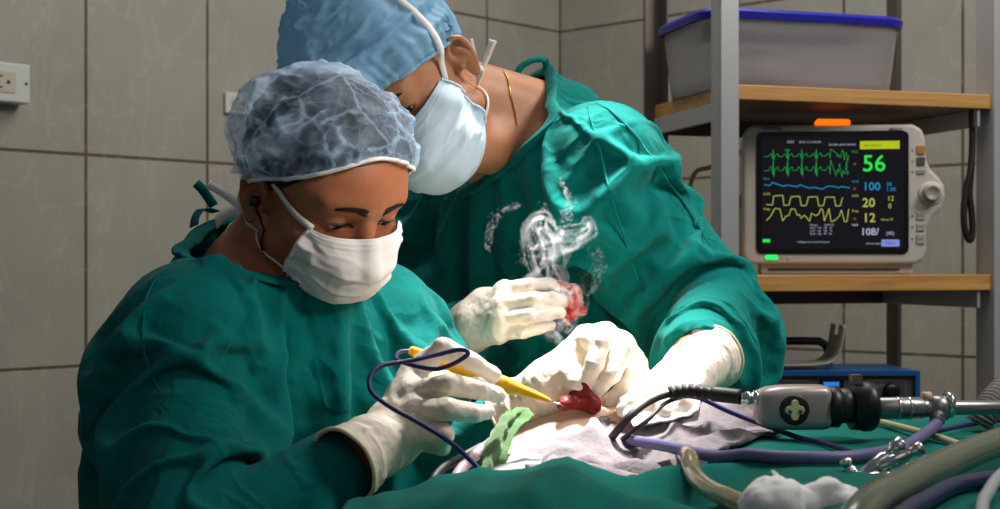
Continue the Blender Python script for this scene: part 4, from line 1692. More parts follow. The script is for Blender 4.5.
thC = PP((484, 305, 1.705), (512, 296, 1.712), (540, 297, 1.714), (560, 300, 1.708))
glove(person2, W2R, chC, thC, W2R + (S2.ER - W2R).normalized() * .045, S2.ER, 13)
chD = [PP((676, 378, 1.465), (655, 388, 1.450), (639, 396, 1.445), (625, 403, 1.442)),
       PP((674, 388, 1.447), (651, 397, 1.428), (635, 404, 1.428), (623, 410, 1.428)),
       PP((676, 397, 1.432), (655, 406, 1.414), (640, 412, 1.416), (629, 416, 1.418)),
       PP((681, 406, 1.424), (663, 413, 1.406), (651, 417, 1.410), (642, 420, 1.414))]
thD = PP((686, 369, 1.500), (667, 374, 1.485), (650, 384, 1.474), (635, 393, 1.468))
glove(person2, W2L, chD, thD, P(711, 357, 1.552), S2.EL, 14)

# ================================================================ heads: hair, brows, caps, masks
M_FILM = film_mat('clear cap film', rgb(190, 218, 246), .92, .12, 60)
M_FILM2 = film_mat('blue cap film', rgb(160, 214, 250), .99, .84, 40)


def hair_shell(fig, root, line, seed, off=.004, rows=50, cols=150):
    ph = np.linspace(0, 2 * np.pi, cols, endpoint=False)
    L = []
    for i in range(rows):
        t = i / (rows - 1)
        z0 = np.array([line(p) for p in ph])
        th_end = np.arccos(np.clip((z0 - .03) / .11, -.98, .98))
        th = 1e-3 + t * th_end
        L.append(np.stack([.085 * np.sin(th) * np.sin(ph), .012 - .105 * np.sin(th) * np.cos(ph), .03 + .11 * np.cos(th)], 1))
    Pn = np.array(L).reshape(-1, 3)
    tt = np.repeat(np.linspace(0, 1, rows), cols)
    W = snap_to(lambda X: head_skull(X, fig), fig.locs(Pn), .0015 + off * np.clip((1 - tt) * 8, 0, 1) * (1 + .5 * fbm(Pn, 120, 2, seed)), 10)
    Fc = []
    for i in range(rows - 1):
        a = np.arange(cols); b = (a + 1) % cols
        Fc += list(zip(i * cols + b, i * cols + a, (i + 1) * cols + a, (i + 1) * cols + b))
    return from_arrays('hair', W, Fc, M_HAIR, root)


def head_skull(X, fig):
    q = (X - np.array(fig.H)) @ fig.R / fig.hs
    d = d_ell(q, (0, .012, .045), (.076, .097, .087))
    d = smin(d, d_ell(q, (0, -.042, .045), (.066, .052, .05)), .03)
    return smin(d, d_ell(q, (0, -.038, -.02), (.060, .056, .06)), .03) * fig.hs


M_BROW = mat('brown black hair', rgb(44, 32, 26), .6, spec=.2)


def brows(fig, root, seed):
    rg = random.Random(seed)
    for s in (-1, 1):
        pts, ends = [], []
        for k in range(190):
            t = rg.random()
            x = .012 + .038 * t
            z = .0375 + .007 * math.sin(t * 2.2) - .004 * t + rg.uniform(-.0062, .0062) * (1 - .6 * t)
            pts.append((s * x, -.11, z))
            l = rg.uniform(.006, .010)
            ends.append((s * (x + l * .9), -.11, z + l * (.35 - .6 * t)))
        A = snap_to(fig.head, fig.locs(pts), .0003, 12)
        B = snap_to(fig.head, fig.locs(ends), .0010, 12)
        mb = MB()
        for a, b in zip(A, B):
            mb.tube([a, (a + b) / 2, b], [.00042, .00038, .00008], 4, cap=False)
        mb.build('eyebrow', M_BROW, root, world=True)


def eyes(fig, root):
    for s in (-1, 1):
        c = fig.loc((s * .0315, -.0742, .0180))
        fwd = fig.R @ np.array((0, -1, -.55)); fwd /= np.linalg.norm(fwd)
        up = fig.R @ np.array((0, 0, 1.0))
        x = np.cross(up, fwd); x /= np.linalg.norm(x)
        y = np.cross(fwd, x)
        M = frame(x, y, fwd, c)
        prof = [(.0001, -.0130)] + [(.0130 * math.sin(a), -.0130 * math.cos(a)) for a in np.linspace(.2, math.pi - .02, 20)]
        e = MB().lathe(prof, 24, M).build('eyeball', M_EYE, root, world=True)
        prof = [(.0132 * math.sin(a), .0132 * math.cos(a)) for a in np.linspace(.46, .01, 8)]
        MB().lathe(prof, 24, M).build('iris', M_IRIS, e, world=True)
        # lash line along the upper lid edge
        pts = [(s * (.0315 + .0125 * math.cos(a)), -.094, .0148 + .0030 * math.sin(a) + .0006) for a in np.linspace(math.pi, 0, 16)]
        W = snap_to(fig.head, fig.locs(pts), .0004, 10)
        MB().tube(W, [.0003] + [.0008] * 14 + [.0003], 6).build('eyelashes', M_HAIR, root, world=True)


brim1 = lambda p: .0155 + .054 * math.cos(p) + .026 * math.cos(p) ** 2
hair_shell(S1, person1, lambda p: brim1(p) - .002 - .016 * max(0, math.sin(abs(p - math.pi) * 1.0)) ** 6, 3)
brows(S1, person1, 4)
eyes(S1, person1)
cap1, edge1 = build_cap(S1, person1, 'surgical_cap', M_FILM, (0, .015, .054), (.0985, .114, .083), brim1, 21, .0105, 15, 1.0)
MB().tube(edge1[::3], .0022, 8, closed=True).build('elastic_band', M_TIE, cap1, world=True)
mask1, G1 = build_mask(S1, person1, M_MASK,
                       [(0, -.104, .008), (0, -.117, -.010), (0, -.126, -.030), (0, -.123, -.048), (0, -.114, -.064), (0, -.102, -.078), (0, -.088, -.086)],
                       [(.055, -.072, .006), (.057, -.066, -.014), (.056, -.060, -.032), (.052, -.055, -.050), (.046, -.054, -.066)], 31, far=False)
brim2 = lambda p: .0270 + .0430 * math.cos(p)
hair_shell(S2, person2, lambda p: .0270 + .0430 * math.cos(p) - .007, 5)
brows(S2, person2, 6)
eyes(S2, person2)
cap2, edge2 = build_cap(S2, person2, 'surgical_cap', M_FILM2, (-.014, -.008, .074), (.101, .124, .108), brim2, 45, .0085, 8, .9, bandfold=.0042)
MB().tube(edge2[::3], .0022, 8, closed=True).build('elastic_band', M_FILM2, cap2, world=True)
mask2, G2_ = build_mask(S2, person2, M_MASK2,
                        [(0, -.108, .006), (0, -.122, -.012), (0, -.1335, -.032), (0, -.131, -.056), (0, -.122, -.080), (0, -.106, -.100), (0, -.084, -.111)],
                        [(.064, -.046, .008), (.066, -.040, -.014), (.065, -.034, -.038), (.060, -.030, -.060), (.053, -.030, -.080)], 37)


def strap(fig, pts, w, off, name, m, parent, n=8):
    pts = on_skin(fig, pts, off, n)
    nf = skin_normal(fig)
    return ribbon(pts, w, nf).build(name, m, parent, world=True)


SH = .0022
# surgeon with the pen: ties in front of and below the ear
strap(S1, [(-.054, -.074, .006), (-.066, -.050, .014), (-.073, -.030, .022), (-.078, -.016, .026), (-.08, -.006, .040)], .0075, SH, 'mask_tie', M_TIE, mask1)
strap(S1, [(-.045, -.056, -.062), (-.055, -.034, -.064), (-.064, -.008, -.058), (-.072, .012, -.040), (-.075, .030, -.018), (-.070, .045, .0), (-.06, .06, .010)], .0065, SH, 'mask_tie', M_TIE, mask1)
strap(S1, [(-.058, .062, -.004), (-.040, .085, -.020), (-.02, .10, -.03), (.0, .10, -.032)], .012, .004, 'mask_tie', M_TIE, mask1)
# loose ends at the nape
for pp, wd in ((((243, 208, 1.455), (232, 199, 1.475), (219, 190, 1.49), (208, 184, 1.50)), .010), (((243, 209, 1.455), (234, 210, 1.475), (224, 215, 1.49), (216, 223, 1.50)), .016)):
    pts = spline(PP(*pp), 6)
    ribbon(pts, wd, lambda p: (-.3, -1, .5)).build('tie_end', M_TIE, mask1, world=True)
# second surgeon: upper tie runs over the cap to the crown
cc, rr = np.array((-.010, .0, .078)), np.array((.113, .130, .110)) * 1.085
pts = [(.0665, -.036, -.001), (.075, -.027, .018), (.083, -.022, .040)]
for th in np.linspace(.95, .05, 10):
    q = np.array((math.sin(th) * .94, -.12 * math.sin(th), math.cos(th)))
    pts.append(tuple(cc + rr * q))
pts = np.array([S2.loc(p) for p in spline(pts, 5)])
hc = S2.loc((0, .004, .05))
capv = np.array([tuple(v.co) for v in cap2.data.vertices]) + np.array(person2.location)
cd = capv - np.array(hc); cl_ = np.linalg.norm(cd, axis=1); cd /= cl_[:, None]
for i in range(7, len(pts)):            # lie on top of the cap
    d = pts[i] - np.array(hc); d /= np.linalg.norm(d)
    k = cd @ d > math.cos(.10)
    if k.any(): pts[i] = np.array(hc) + d * (cl_[k].max() + .0030)
for _ in range(3): pts[1:-1] = .25 * pts[:-2] + .5 * pts[1:-1] + .25 * pts[2:]
ribbon(pts, .0095, lambda p: Vector(p) - Vector(hc)).build('mask_tie', M_TIE, mask2, world=True)
strap(S2, [(.054, -.028, -.082), (.061, -.014, -.072), (.066, .004, -.058), (.072, .022, -.040), (.072, .036, -.020), (.066, .050, -.005)], .0085, SH, 'mask_tie', M_TIE, mask2)
e0 = P(477, 78, 1.735)
for tgt, wd in (((470, 39), .007), ((493, 40), .011)):
    t1 = P(tgt[0], tgt[1], 1.73)
    pts = spline([e0, e0.lerp(t1, .35) + Vector((.002, 0, 0)), e0.lerp(t1, .75) + Vector((.001, 0, .0)), t1], 5)
    ribbon(pts, list(np.linspace(.005, wd, len(pts))), (-.3, -1, .2)).build('tie_end', M_TIE, mask2, world=True)

# necklaces, earphone, gown ties, undershirt
M_GOLD = mat('gold', rgb(220, 176, 96), .25, .9)
M_SILVER = mat('pale beads', rgb(216, 204, 180), .3, .4)
pts = snap_to(S1.headneck, np.array(spline([P(224, 214, 1.52), P(217, 222, 1.50), P(216, 236, 1.47), P(221, 250, 1.45), P(230, 262, 1.43), P(240, 272, 1.42)], 7)), .0022, 8)
mb = MB()
for p in pts:
    mb.lathe([(.0002, -.0019), (.0014, -.0013), (.0019, 0), (.0014, .0013), (.0002, .0019)], 8, Matrix.Translation(Vector(p)))
mb.build('necklace', M_SILVER, person1, world=True)
pts = snap_to(S2.headneck, np.array(spline([P(497, 84, 1.80), P(506, 92, 1.78), P(514, 103, 1.77), P(519, 114, 1.765), P(523, 124, 1.76)], 8)), .0012, 8)
MB().tube(pts, .0010, 6).build('necklace', M_GOLD, person2, world=True)
# earphone of the pen surgeon
er = Vector(S1.loc((-.0845, -.003, -.002)))
bud = MB()
bud.lathe([(.0005, -.006), (.005, -.005), (.0062, 0), (.005, .004), (.0005, .005)], 14, frame(S1.R @ np.array((0, 1.0, 0)), S1.R @ np.array((0, 0, 1.0)), S1.R @ np.array((1.0, 0, 0)), er))
ep = bud.build('earphone', M_BLACK, person1, world=True)
pts = on_skin(S1, [(-.086, -.006, -.006), (-.080, -.012, -.022), (-.072, -.014, -.045), (-.064, -.016, -.064), (-.058, -.020, -.078)], .0022, 6)
MB().tube([tuple(er)] + list(pts[2:]), .0013, 8).build('earphone_cable', M_BLACK, ep, world=True)


def tie(pts, w, nrm, name, parent, m):
    return ribbon(spline(pts, 7), w, nrm).build(name, m, parent, world=True)
tie([P(214, 206, 1.56), P(207, 196, 1.555), P(201, 188, 1.55), P(196, 183, 1.55)], .011, (-.5, -1, .6), 'gown_tie', gown1, M_GOWN)
tie([P(216, 212, 1.56), P(203, 209, 1.54), P(196, 216, 1.53), P(194, 226, 1.52)], .012, (-.6, -1, .5), 'gown_tie', gown1, M_GOWN)
tie([P(497, 79, 1.86), P(515, 74, 1.85), P(522, 66, 1.85), P(533, 60, 1.85), P(544, 60, 1.85), P(546, 67, 1.85), P(542, 76, 1.855)], .010, (-.2, -1, .5), 'gown_tie', gown2, M_GOWN2)
# ================================================================ operating field
def sstep(a, b, x):
    t = np.clip((x - a) / (b - a), 0, 1)
    return t * t * (3 - 2 * t)


def drape_z(x, y):
    """height of the green drape"""
    z = np.full_like(x, 1.122)
    z -= .050 * sstep(.02, -.20, x)                               # lower towards the seated surgeon
    # valley around the patient opening
    v = sstep(.27, .17, x) * sstep(1.20, 1.27, y) * sstep(1.78, 1.66, y)
    z -= .045 * v
    # fold along the near side
    ridge = np.interp(x, [-.16, -.136, -.06, .0, .04, .102, .17, .25], [1.083, 1.092, 1.1066, 1.117, 1.1265, 1.1135, 1.097, 1.10])
    w = np.exp(-((y - 1.155) / .055) ** 2) * sstep(.27, .18, x)
    z = z * (1 - w) + ridge * w
    z -= .10 * sstep(1.10, .92, y) * sstep(.26, .12, x)           # falls away in front of the fold
    return z


def drape_fold(x, y):
    q = np.stack([x, y * .55 + .25 * x, 0 * x], 1)
    damp = 1 - .72 * sstep(.16, .30, x)
    return damp * (.0075 * ridged(q + .03 * np.stack([vnoise(q, 6, 4), vnoise(q, 6, 5), 0 * x], 1), 9, 3, 3) + .006 * fbm(q, 5, 2, 8))


def lift(pts, gap):
    """raise points that would sink into the drape"""
    A = np.array([tuple(p) for p in pts], dtype=float)
    zz = drape_z(A[:, 0], A[:, 1]) + drape_fold(A[:, 0], A[:, 1]) + gap
    return np.c_[A[:, :2], np.maximum(A[:, 2], zz)]


M_DRAPE = mat('green drape cotton', rgb(6, 108, 98), .85, spec=.08, sheen=.05, var=(14, .12), bump=[(30, .35), (110, .15)], weave=True)
xl = lambda y: np.interp(y, [.8, 1.18, 1.28, 1.42, 1.8], [-.15, -.13, -.075, .0, .02])
us = np.linspace(0, 1, 150); vs = np.linspace(.84, 1.74, 130)
G = np.zeros((len(vs), len(us) + 14, 3))
for i, y in enumerate(vs):
    x0 = float(xl(y))
    x = x0 + (1.05 - x0) * us ** 1.15
    yy = np.full_like(x, y)
    z = drape_z(x, yy)
    fold = drape_fold(x, yy)
    z = z + fold * np.clip((1.05 - x) * 10, 0, 1)
    # side that hangs down
    k = np.arange(14, 0, -1) / 14.0
    hx = x[0] - .012 * np.sin(k * 1.5) - .006 * np.sin(y * 50) * k
    hz = z[0] - .38 * k ** 1.3
    G[i, :14] = np.stack([hx, np.full(14, y), hz], 1)
    G[i, 14:] = np.stack([x, yy, z], 1)
hang = np.zeros((12, G.shape[1], 3))
for r in range(12):
    k = (12 - r) / 12.0
    hang[r] = G[0]
    hang[r, :, 1] -= .02 * math.sin(k * 1.5) + .006 * np.sin(G[0, :, 0] * 40) * k
    hang[r, :, 2] = np.minimum(hang[r, :, 2], G[0, :, 2] - .30 * k ** 1.2)
G = np.concatenate([hang, G])
nr, nc = G.shape[:2]
Fc = []
cx, cy = .098, 1.49
def in_hole(p): return ((p[0] - cx) / .112) ** 2 + ((p[1] - cy) / .115) ** 2 < 1
for i in range(nr - 1):
    for j in range(nc - 1):
        c = (G[i, j] + G[i + 1, j + 1]) / 2
        if not in_hole(c): Fc.append((i * nc + j, i * nc + j + 1, (i + 1) * nc + j + 1, (i + 1) * nc + j))
drape = from_arrays('surgical_drape', G.reshape(-1, 3), Fc, M_DRAPE)
solid(drape, .002, -1)
tag(drape, 'green cloth drape spread over the patient under the tubes and gauze', 'drape')

# table under the drape
tb = empty('operating_table', (.52, 1.33, 0), None, 'operating table hidden beneath the green drape', 'table')
bevel(MB().box((-.50, -.30, .90), (.60, .33, .955)).build('mattress', M_BLACKRUB, tb, smooth=False), .01, 2)
bevel(MB().box((-.12, -.12, 0), (.25, .12, .05)).build('foot', M_ALU, tb, smooth=False), .01, 2)
MB().lathe([(.07, .05), (.07, .89)], 24).build('column', M_ALU, tb)

# ---------------------------------------------------------------- patient
def patient_skin():
    m = skin_mat('pale skin', rgb(232, 200, 178), rgb(222, 182, 158))
    nt = m.node_tree; b = nt.nodes['Principled BSDF']
    src = b.inputs['Base Color'].links[0].from_socket
    tc = nt.nodes.new('ShaderNodeTexCoord')
    g = nt.nodes.new('ShaderNodeVectorMath'); g.operation = 'DISTANCE'
    g.inputs[1].default_value = (.018, -.086, .180)
    nt.links.new(tc.outputs['Object'], g.inputs[0])
    n = nt.nodes.new('ShaderNodeTexNoise'); n.inputs['Scale'].default_value = 45; n.inputs['Detail'].default_value = 4
    nt.links.new(tc.outputs['Object'], n.inputs['Vector'])
    ma = nt.nodes.new('ShaderNodeMath'); ma.operation = 'MULTIPLY_ADD'; ma.inputs[1].default_value = .045
    nt.links.new(n.outputs['Fac'], ma.inputs[0]); nt.links.new(g.outputs['Value'], ma.inputs[2])
    mr = nt.nodes.new('ShaderNodeMapRange')
    mr.inputs['From Min'].default_value = .040; mr.inputs['From Max'].default_value = .056
    mr.inputs['To Min'].default_value = .85; mr.inputs['To Max'].default_value = 0
    nt.links.new(ma.outputs[0], mr.inputs['Value'])
    mx = nt.nodes.new('ShaderNodeMix'); mx.data_type = 'RGBA'
    nt.links.new(mr.outputs[0], mx.inputs[0]); nt.links.new(src, mx.inputs[6]); mx.inputs[7].default_value = rgb(150, 62, 30)
    nt.links.new(mx.outputs[2], b.inputs['Base Color'])
    return m


pat = empty('person', (.10, 1.49, .955), None, 'patient lying under the green drape, only bare belly showing beneath the gloved hands', 'person')
def pat_sdf(X):
    d = d_ell(X, (.36, 1.47, 1.035), (.40, .21, .076))
    d = smin(d, d_ell(X, (.094, 1.50, 1.062), (.105, .118, .082)), .05)
    d = smin(d, d_ell(X, (.135, 1.515, 1.090), (.055, .07, .062)), .04)
    return d
V, Q = nets(pat_sdf, [np.arange(-.06, .80, .006), np.arange(1.24, 1.72, .006), np.arange(.957, 1.20, .006)])
V += vnormals(V, Q) * (.0014 * fbm(V, 40, 3, 2))[:, None]
from_arrays('body', V, Q, patient_skin(), pat)
M_FLESH = mat('raw red tissue', rgb(112, 20, 14), .5, spec=.3, sss=.1, var=(90, .35), bump=[(160, .3)])
c0, c1, c2 = P(592, 405, 1.45), P(564, 404, 1.445), P(583, 382, 1.452)
def flap(X):
    d = smin(d_cone(X, c0, c2, .0085, .0036), d_cone(X, c1, c2, .0060, .0032), .010)
    d = smin(d, d_cone(X, c0, c1, .0085, .0060), .008)
    return d + .0012 * ridged(X, 80, 2, 6)
lo, hi = bbox([c0, c1, c2], .035)
V, Q = nets(flap, [np.arange(lo[k], hi[k], .0022) for k in range(3)])
from_arrays('wound_tissue', V, Q, M_FLESH, pat)

# gauze squares on the field
M_GAUZE = mat('white gauze', rgb(240, 238, 236), .9, spec=.05, bump=[(260, .35), (60, .2)])
M_TOWEL = mat('grey lilac cloth', rgb(122, 114, 118), .9, spec=.05, sheen=.2, bump=[(200, .3), (50, .25)])


def ctrl_sheet(rows, nu, nv, seed, amp, freq, thick, name, m, label, cat, group=None):
    Rw = [np.array(spline([tuple(P(*p)) for p in r], nu)) for r in rows]
    A = np.array(Rw)                                   # rows x cols x 3
    cols = [np.array(spline(A[:, j], nv)) for j in range(A.shape[1])]
    G = np.stack(cols, 1)
    Pn = G.reshape(-1, 3)
    du, dv = np.gradient(G, axis=1), np.gradient(G, axis=0)
    n = np.cross(du, dv); n /= np.linalg.norm(n, axis=2)[..., None] + 1e-9
    if n[..., 2].mean() < 0: n = -n
    D = amp * (ridged(Pn + .012 * np.stack([vnoise(Pn, 25, seed), vnoise(Pn, 25, seed + 1), vnoise(Pn, 25, seed + 2)], 1), freq, 3, seed) - .4)
    G = G + n * D.reshape(G.shape[:2])[..., None]
    G = lift(G.reshape(-1, 3), thick + .0015).reshape(G.shape)
    o = MB().grid(G).build(name, m)
    solid(o, thick, 0)
    return tag(o, label, cat, group)


ctrl_sheet([[(548, 440, 1.44), (590, 424, 1.47), (640, 418, 1.47), (690, 406, 1.47), (730, 402, 1.47), (762, 406, 1.44), (788, 416, 1.42)],
            [(531, 459, 1.36), (560, 440, 1.36), (610, 437, 1.37), (655, 440, 1.37), (700, 430, 1.39), (745, 424, 1.40), (782, 425, 1.40)],
            [(527, 469, 1.315), (562, 455, 1.315), (607, 460, 1.315), (650, 460, 1.315), (695, 448, 1.33), (737, 438, 1.35), (777, 431, 1.37)],
            [(530, 474, 1.30), (566, 470, 1.295), (612, 487, 1.285), (652, 482, 1.285), (690, 465, 1.30), (722, 448, 1.33), (772, 435, 1.36)],
            [(534, 473, 1.305), (570, 466, 1.31), (614, 478, 1.30), (650, 474, 1.30), (686, 462, 1.31), (716, 449, 1.34), (768, 437, 1.365)]],
           10, 12, 14, .011, 15, .0028, 'surgical_towel', M_TOWEL, 'crumpled grey lilac cloth towel folded along the near edge of the bright field', 'towel')
ctrl_sheet([[(636, 398, 1.47), (652, 392, 1.47), (676, 388, 1.47), (700, 390, 1.47)],
            [(630, 416, 1.41), (650, 410, 1.41), (672, 406, 1.42), (700, 402, 1.43)],
            [(634, 428, 1.385), (654, 424, 1.385), (674, 420, 1.395), (698, 412, 1.41)]],
           9, 9, 23, .0035, 34, .0016, 'gauze', M_GAUZE, 'white gauze lying over the bright field next to the red wound', 'gauze')
ctrl_sheet([[(496, 462, 1.36), (520, 452, 1.37), (545, 448, 1.38)],
            [(488, 470, 1.32), (518, 463, 1.325), (542, 462, 1.33)],
            [(484, 477, 1.29), (516, 474, 1.29), (536, 474, 1.295)]],
           8, 8, 33, .0015, 30, .0016, 'towel', mat('pale grey cloth', rgb(140, 142, 142), .9, spec=.05, bump=[(200, .25)]), 'small flat pale grey towel peeping out behind the front fold of the drape', 'towel')
M_FLAPLIT = mat('yellow lit green cloth', rgb(60, 92, 50), .85, spec=.1, sheen=.2, bump=[(120, .2)])  # green drape flap; the yellow light on it is put into the colour
ctrl_sheet([[(516, 407, 1.43), (522, 408, 1.425), (528, 409, 1.43), (534, 414, 1.42)],
            [(500, 420, 1.395), (505, 424, 1.375), (511, 424, 1.395), (517, 432, 1.38)],
            [(486, 446, 1.35), (494, 450, 1.325), (500, 450, 1.35), (507, 458, 1.34)],
            [(474, 480, 1.30), (482, 478, 1.28), (490, 480, 1.30), (500, 480, 1.295)]],
           9, 9, 43, .0028, 34, .0014, 'cloth_flap', M_FLAPLIT, 'green cloth flap with yellow light in its colour rising beside the bright belly near the pen', 'cloth')

# crumpled white gauze at the near edge
cg = P(800, 500, 1.02)
def crump(X):
    d = d_ell(X, tuple(cg + Vector((-.018, 0, -.004))), (.034, .03, .021))
    d = smin(d, d_ell(X, tuple(P(838, 503, 1.03)), (.022, .026, .018)), .006)
    d = smin(d, d_ell(X, tuple(P(768, 502, 1.0)), (.020, .024, .014)), .012)
    return d + .0085 * ridged(X + .008 * vnoise(X, 40, 3)[:, None], 24, 3, 12) - .0045
lo, hi = bbox([cg], .085)
V, Q = nets(crump, [np.arange(lo[k], hi[k], .0024) for k in range(3)])
M_GAUZE2 = mat('crumpled gauze', rgb(240, 240, 240), .9, spec=.05, sss=.6, bump=[(120, .25)])
M_GAUZE2.node_tree.nodes['Principled BSDF'].inputs['Subsurface Radius'].default_value = (.02, .02, .02)
tag(from_arrays('gauze', V, Q, M_GAUZE2), 'crumpled white gauze ball in front of the blue cables at the lower edge', 'gauze')

# ---------------------------------------------------------------- cables and tubes
M_CABP = mat('violet grey cable', rgb(104, 98, 142), .45)
M_CABN = mat('navy cable', rgb(34, 34, 92), .4)
M_CABB = mat('dark brown cable', rgb(58, 44, 48), .45)
M_CLEAR = mat('clear beige tube', rgb(176, 160, 122), .18, trans=.45, ior=1.35, coat=.3)
M_GREENT = mat('greenish clear tube', rgb(122, 134, 112), .18, trans=.35, ior=1.35, coat=.3)
M_CREAM = mat('cream rod', rgb(214, 200, 160), .35)
M_NAVT = mat('dark blue tube', rgb(30, 38, 84), .35)
M_PALE = mat('pale grey tube', rgb(176, 180, 186), .3)
M_LILAC = mat('lilac tube', rgb(150, 132, 146), .35)


def cable(name, pts, r, m, label, cat, n=10, seg=12, parent=None):
    A = spline([tuple(P(*p)) for p in pts], n)
    if parent is None:
        A = lift(A, r + .001)
        for _ in range(4): A[1:-1] = .25 * A[:-2] + .5 * A[1:-1] + .25 * A[2:]
    o = MB().tube(A, r, seg).build(name, m, parent, world=True)
    if parent is None: tag(o, label, cat)
    return o


cable('light_cable', [(612, 440, 1.43), (634, 441, 1.36), (665, 446, 1.305), (700, 454, 1.255), (760, 464, 1.20), (820, 467, 1.185), (866, 461, 1.205), (900, 449, 1.26), (922, 436, 1.32), (936, 424, 1.355), (941, 416, 1.36)], .0058, M_CABP,
      'thick violet grey cable sweeping from the towel to the silver scope post', 'cable')
cable('cable', [(684, 396, 1.392), (700, 398, 1.395), (730, 412, 1.39), (780, 431, 1.37), (830, 448, 1.30), (866, 455, 1.235), (905, 441, 1.30), (955, 427, 1.41), (1010, 419, 1.48), (1090, 414, 1.55)], .0026, M_CABN,
      'thin navy cable running over the drape beneath the camera head', 'cable')
cable('cable', [(684, 396, 1.39), (664, 404, 1.38), (648, 420, 1.362), (626, 436, 1.366), (618, 443, 1.395)], .0024, M_CABB,
      'short thin dark cable branching down into the field beside the white gauze', 'cable')
cable('suction_tube', [(682, 449, 1.36), (686, 453, 1.28), (690, 468, 1.20), (702, 484, 1.14), (724, 497, 1.08), (752, 507, 1.03), (800, 530, .97), (840, 570, .90)], .0082, M_CLEAR,
      'glossy beige clear tube bending out from under the grey towel', 'tube')
cable('ventilation_tube', [(838, 580, .86), (868, 530, .92), (898, 498, .985), (935, 470, 1.06), (972, 452, 1.13), (1020, 436, 1.22), (1075, 424, 1.36), (1110, 415, 1.50)], .0125, M_GREENT,
      'wide greenish clear tube arching across the lower right corner', 'tube')
cable('rod', [(868, 420, 1.52), (930, 434, 1.37), (986, 455, 1.235)], .0036, M_CREAM, 'thin cream rod lying behind the wide clear tube', 'rod', n=4)
cable('tube', [(880, 570, .86), (915, 520, .945), (955, 498, 1.02), (1012, 481, 1.085), (1080, 465, 1.18), (1130, 450, 1.28)], .0066, M_NAVT, 'dark blue tube at the bottom right below the wide clear tube', 'tube')
cable('tube', [(980, 590, .86), (982, 524, .95), (986, 498, .985), (998, 478, 1.03), (1016, 466, 1.06), (1050, 458, 1.10), (1110, 455, 1.14)], .0048, M_PALE, 'pale grey tube loop at the right edge near the bottom', 'tube')
pts = spline([tuple(P(1090, 362, 1.60)), tuple(P(1050, 364, 1.56)), tuple(P(1018, 378, 1.51)), tuple(P(996, 398, 1.47)), tuple(P(984, 414, 1.45)), tuple(P(978, 424, 1.45))], 24)
o = MB().tube(pts, [.0135 + .0018 * (1 if i % 4 < 2 else -1) for i in range(len(pts))], 16).build('corrugated_hose', mat('grey hose', rgb(120, 116, 114), .5))
tag(o, 'grey ribbed hose entering at the right edge above the scope', 'hose')
cable('tube', [(428, 500, 1.285), (432, 482, 1.285), (443, 468, 1.31), (462, 457, 1.34), (482, 446, 1.37)], .0042, M_BLACKRUB, 'black rubber tube curving up behind the drape fold left of the lilac tube', 'tube')
cable('tube', [(452, 494, 1.285), (458, 474, 1.30), (472, 458, 1.335), (492, 442, 1.375)], .0056, M_LILAC, 'lilac grey tube curving up beside the black tube behind the fold', 'tube')

# silver stopcock
M_CHROME = mat('chrome', rgb(206, 206, 208), .18, .95)
M_STEEL = mat('dull steel', rgb(150, 150, 150), .35, .85)
vc = P(884, 464, 1.15)
st = empty('stopcock', vc, None, 'silver metal stopcock valve with stubby taps lying across the violet cable', 'valve')
def tap(a, b, r, name, m=M_CHROME):
    a, b, r = Vector(a) * 1.15, Vector(b) * 1.15, r * 1.25
    z = (b - a).normalized(); x = z.orthogonal().normalized(); y = z.cross(x)
    L = (b - a).length
    return MB().lathe([(r * .7, 0), (r, .0015), (r, L * .62), (r * .72, L * .66), (r * .72, L * .78), (r * 1.05, L * .82), (r * 1.05, L - .001), (r * .6, L)], 18, frame(x, y, z, a)).build(name, m, st)
tap((-.022, 0, -.016), (.014, -.004, .017), .0058, 'valve_body')
tap((-.006, -.006, -.002), (.026, -.010, .014), .0046, 'tap')
tap((-.016, -.008, -.010), (.012, -.014, -.006), .0046, 'tap')
tap((-.020, -.002, -.014), (-.030, -.002, .004), .0042, 'tap')
MB().tube(spline([(-.020, 0, -.015), (-.030, -.01, -.027), (-.040, -.03, -.036), (-.055, -.06, -.0415)], 6), .0026, 8).build('outlet_tube', M_GREENT, st)

# ---------------------------------------------------------------- endoscope camera
px1 = 1.36 / F
ec = P(792, 407, 1.36)
en = empty('endoscope_camera', ec, rotz(math.radians(4)).to_3x3(), 'grey endoscope camera head with a cross shaped dial, black coupler and steel scope', 'camera')
M_CAMG = mat('warm grey metal', rgb(158, 150, 146), .35, .25)
XA = frame((0, 1, 0), (0, 0, 1), (1, 0, 0), (0, 0, 0))      # lathe axis along local x
def bar(name, prof, m, parent=None, dz=0, seg=32, fl=1.0):
    M = Matrix.Translation((0, 0, dz)) @ XA
    return MB().lathe([(r * px1, x * px1) for r, x in prof], seg, M).build(name, m, parent or en)
# flattened body
prof = [(4, -37), (13, -36.5), (17, -33), (20, -26), (21.5, -15), (22, 0), (22, 28), (21, 34), (18, 36)]
mb = MB()
sec = []
for r, x in prof:
    sec.append([(x * px1, y * px1, z * px1) for y, z in rrect(-r * .85, -r, r * .85, r, r * .45, 4)])
n = len(sec[0])
for i in range(len(sec) - 1):
    mb.add(sec[i] + sec[i + 1], [(k, (k + 1) % n, n + (k + 1) % n, n + k) for k in range(n)])
mb.add(sec[0], [tuple(range(n))[::-1]]); mb.add(sec[-1], [tuple(range(n))])
bd = mb.build('camera_body', M_CAMG, en)
bmx = bmesh.new(); bmx.from_mesh(bd.data); bmesh.ops.remove_doubles(bmx, verts=bmx.verts, dist=1e-6); bmesh.ops.recalc_face_normals(bmx, faces=bmx.faces); bmx.to_mesh(bd.data); bmx.free()
YF = frame((1, 0, 0), (0, 0, 1), (0, -1, 0), (-3 * px1, -18.0 * px1, -1 * px1))
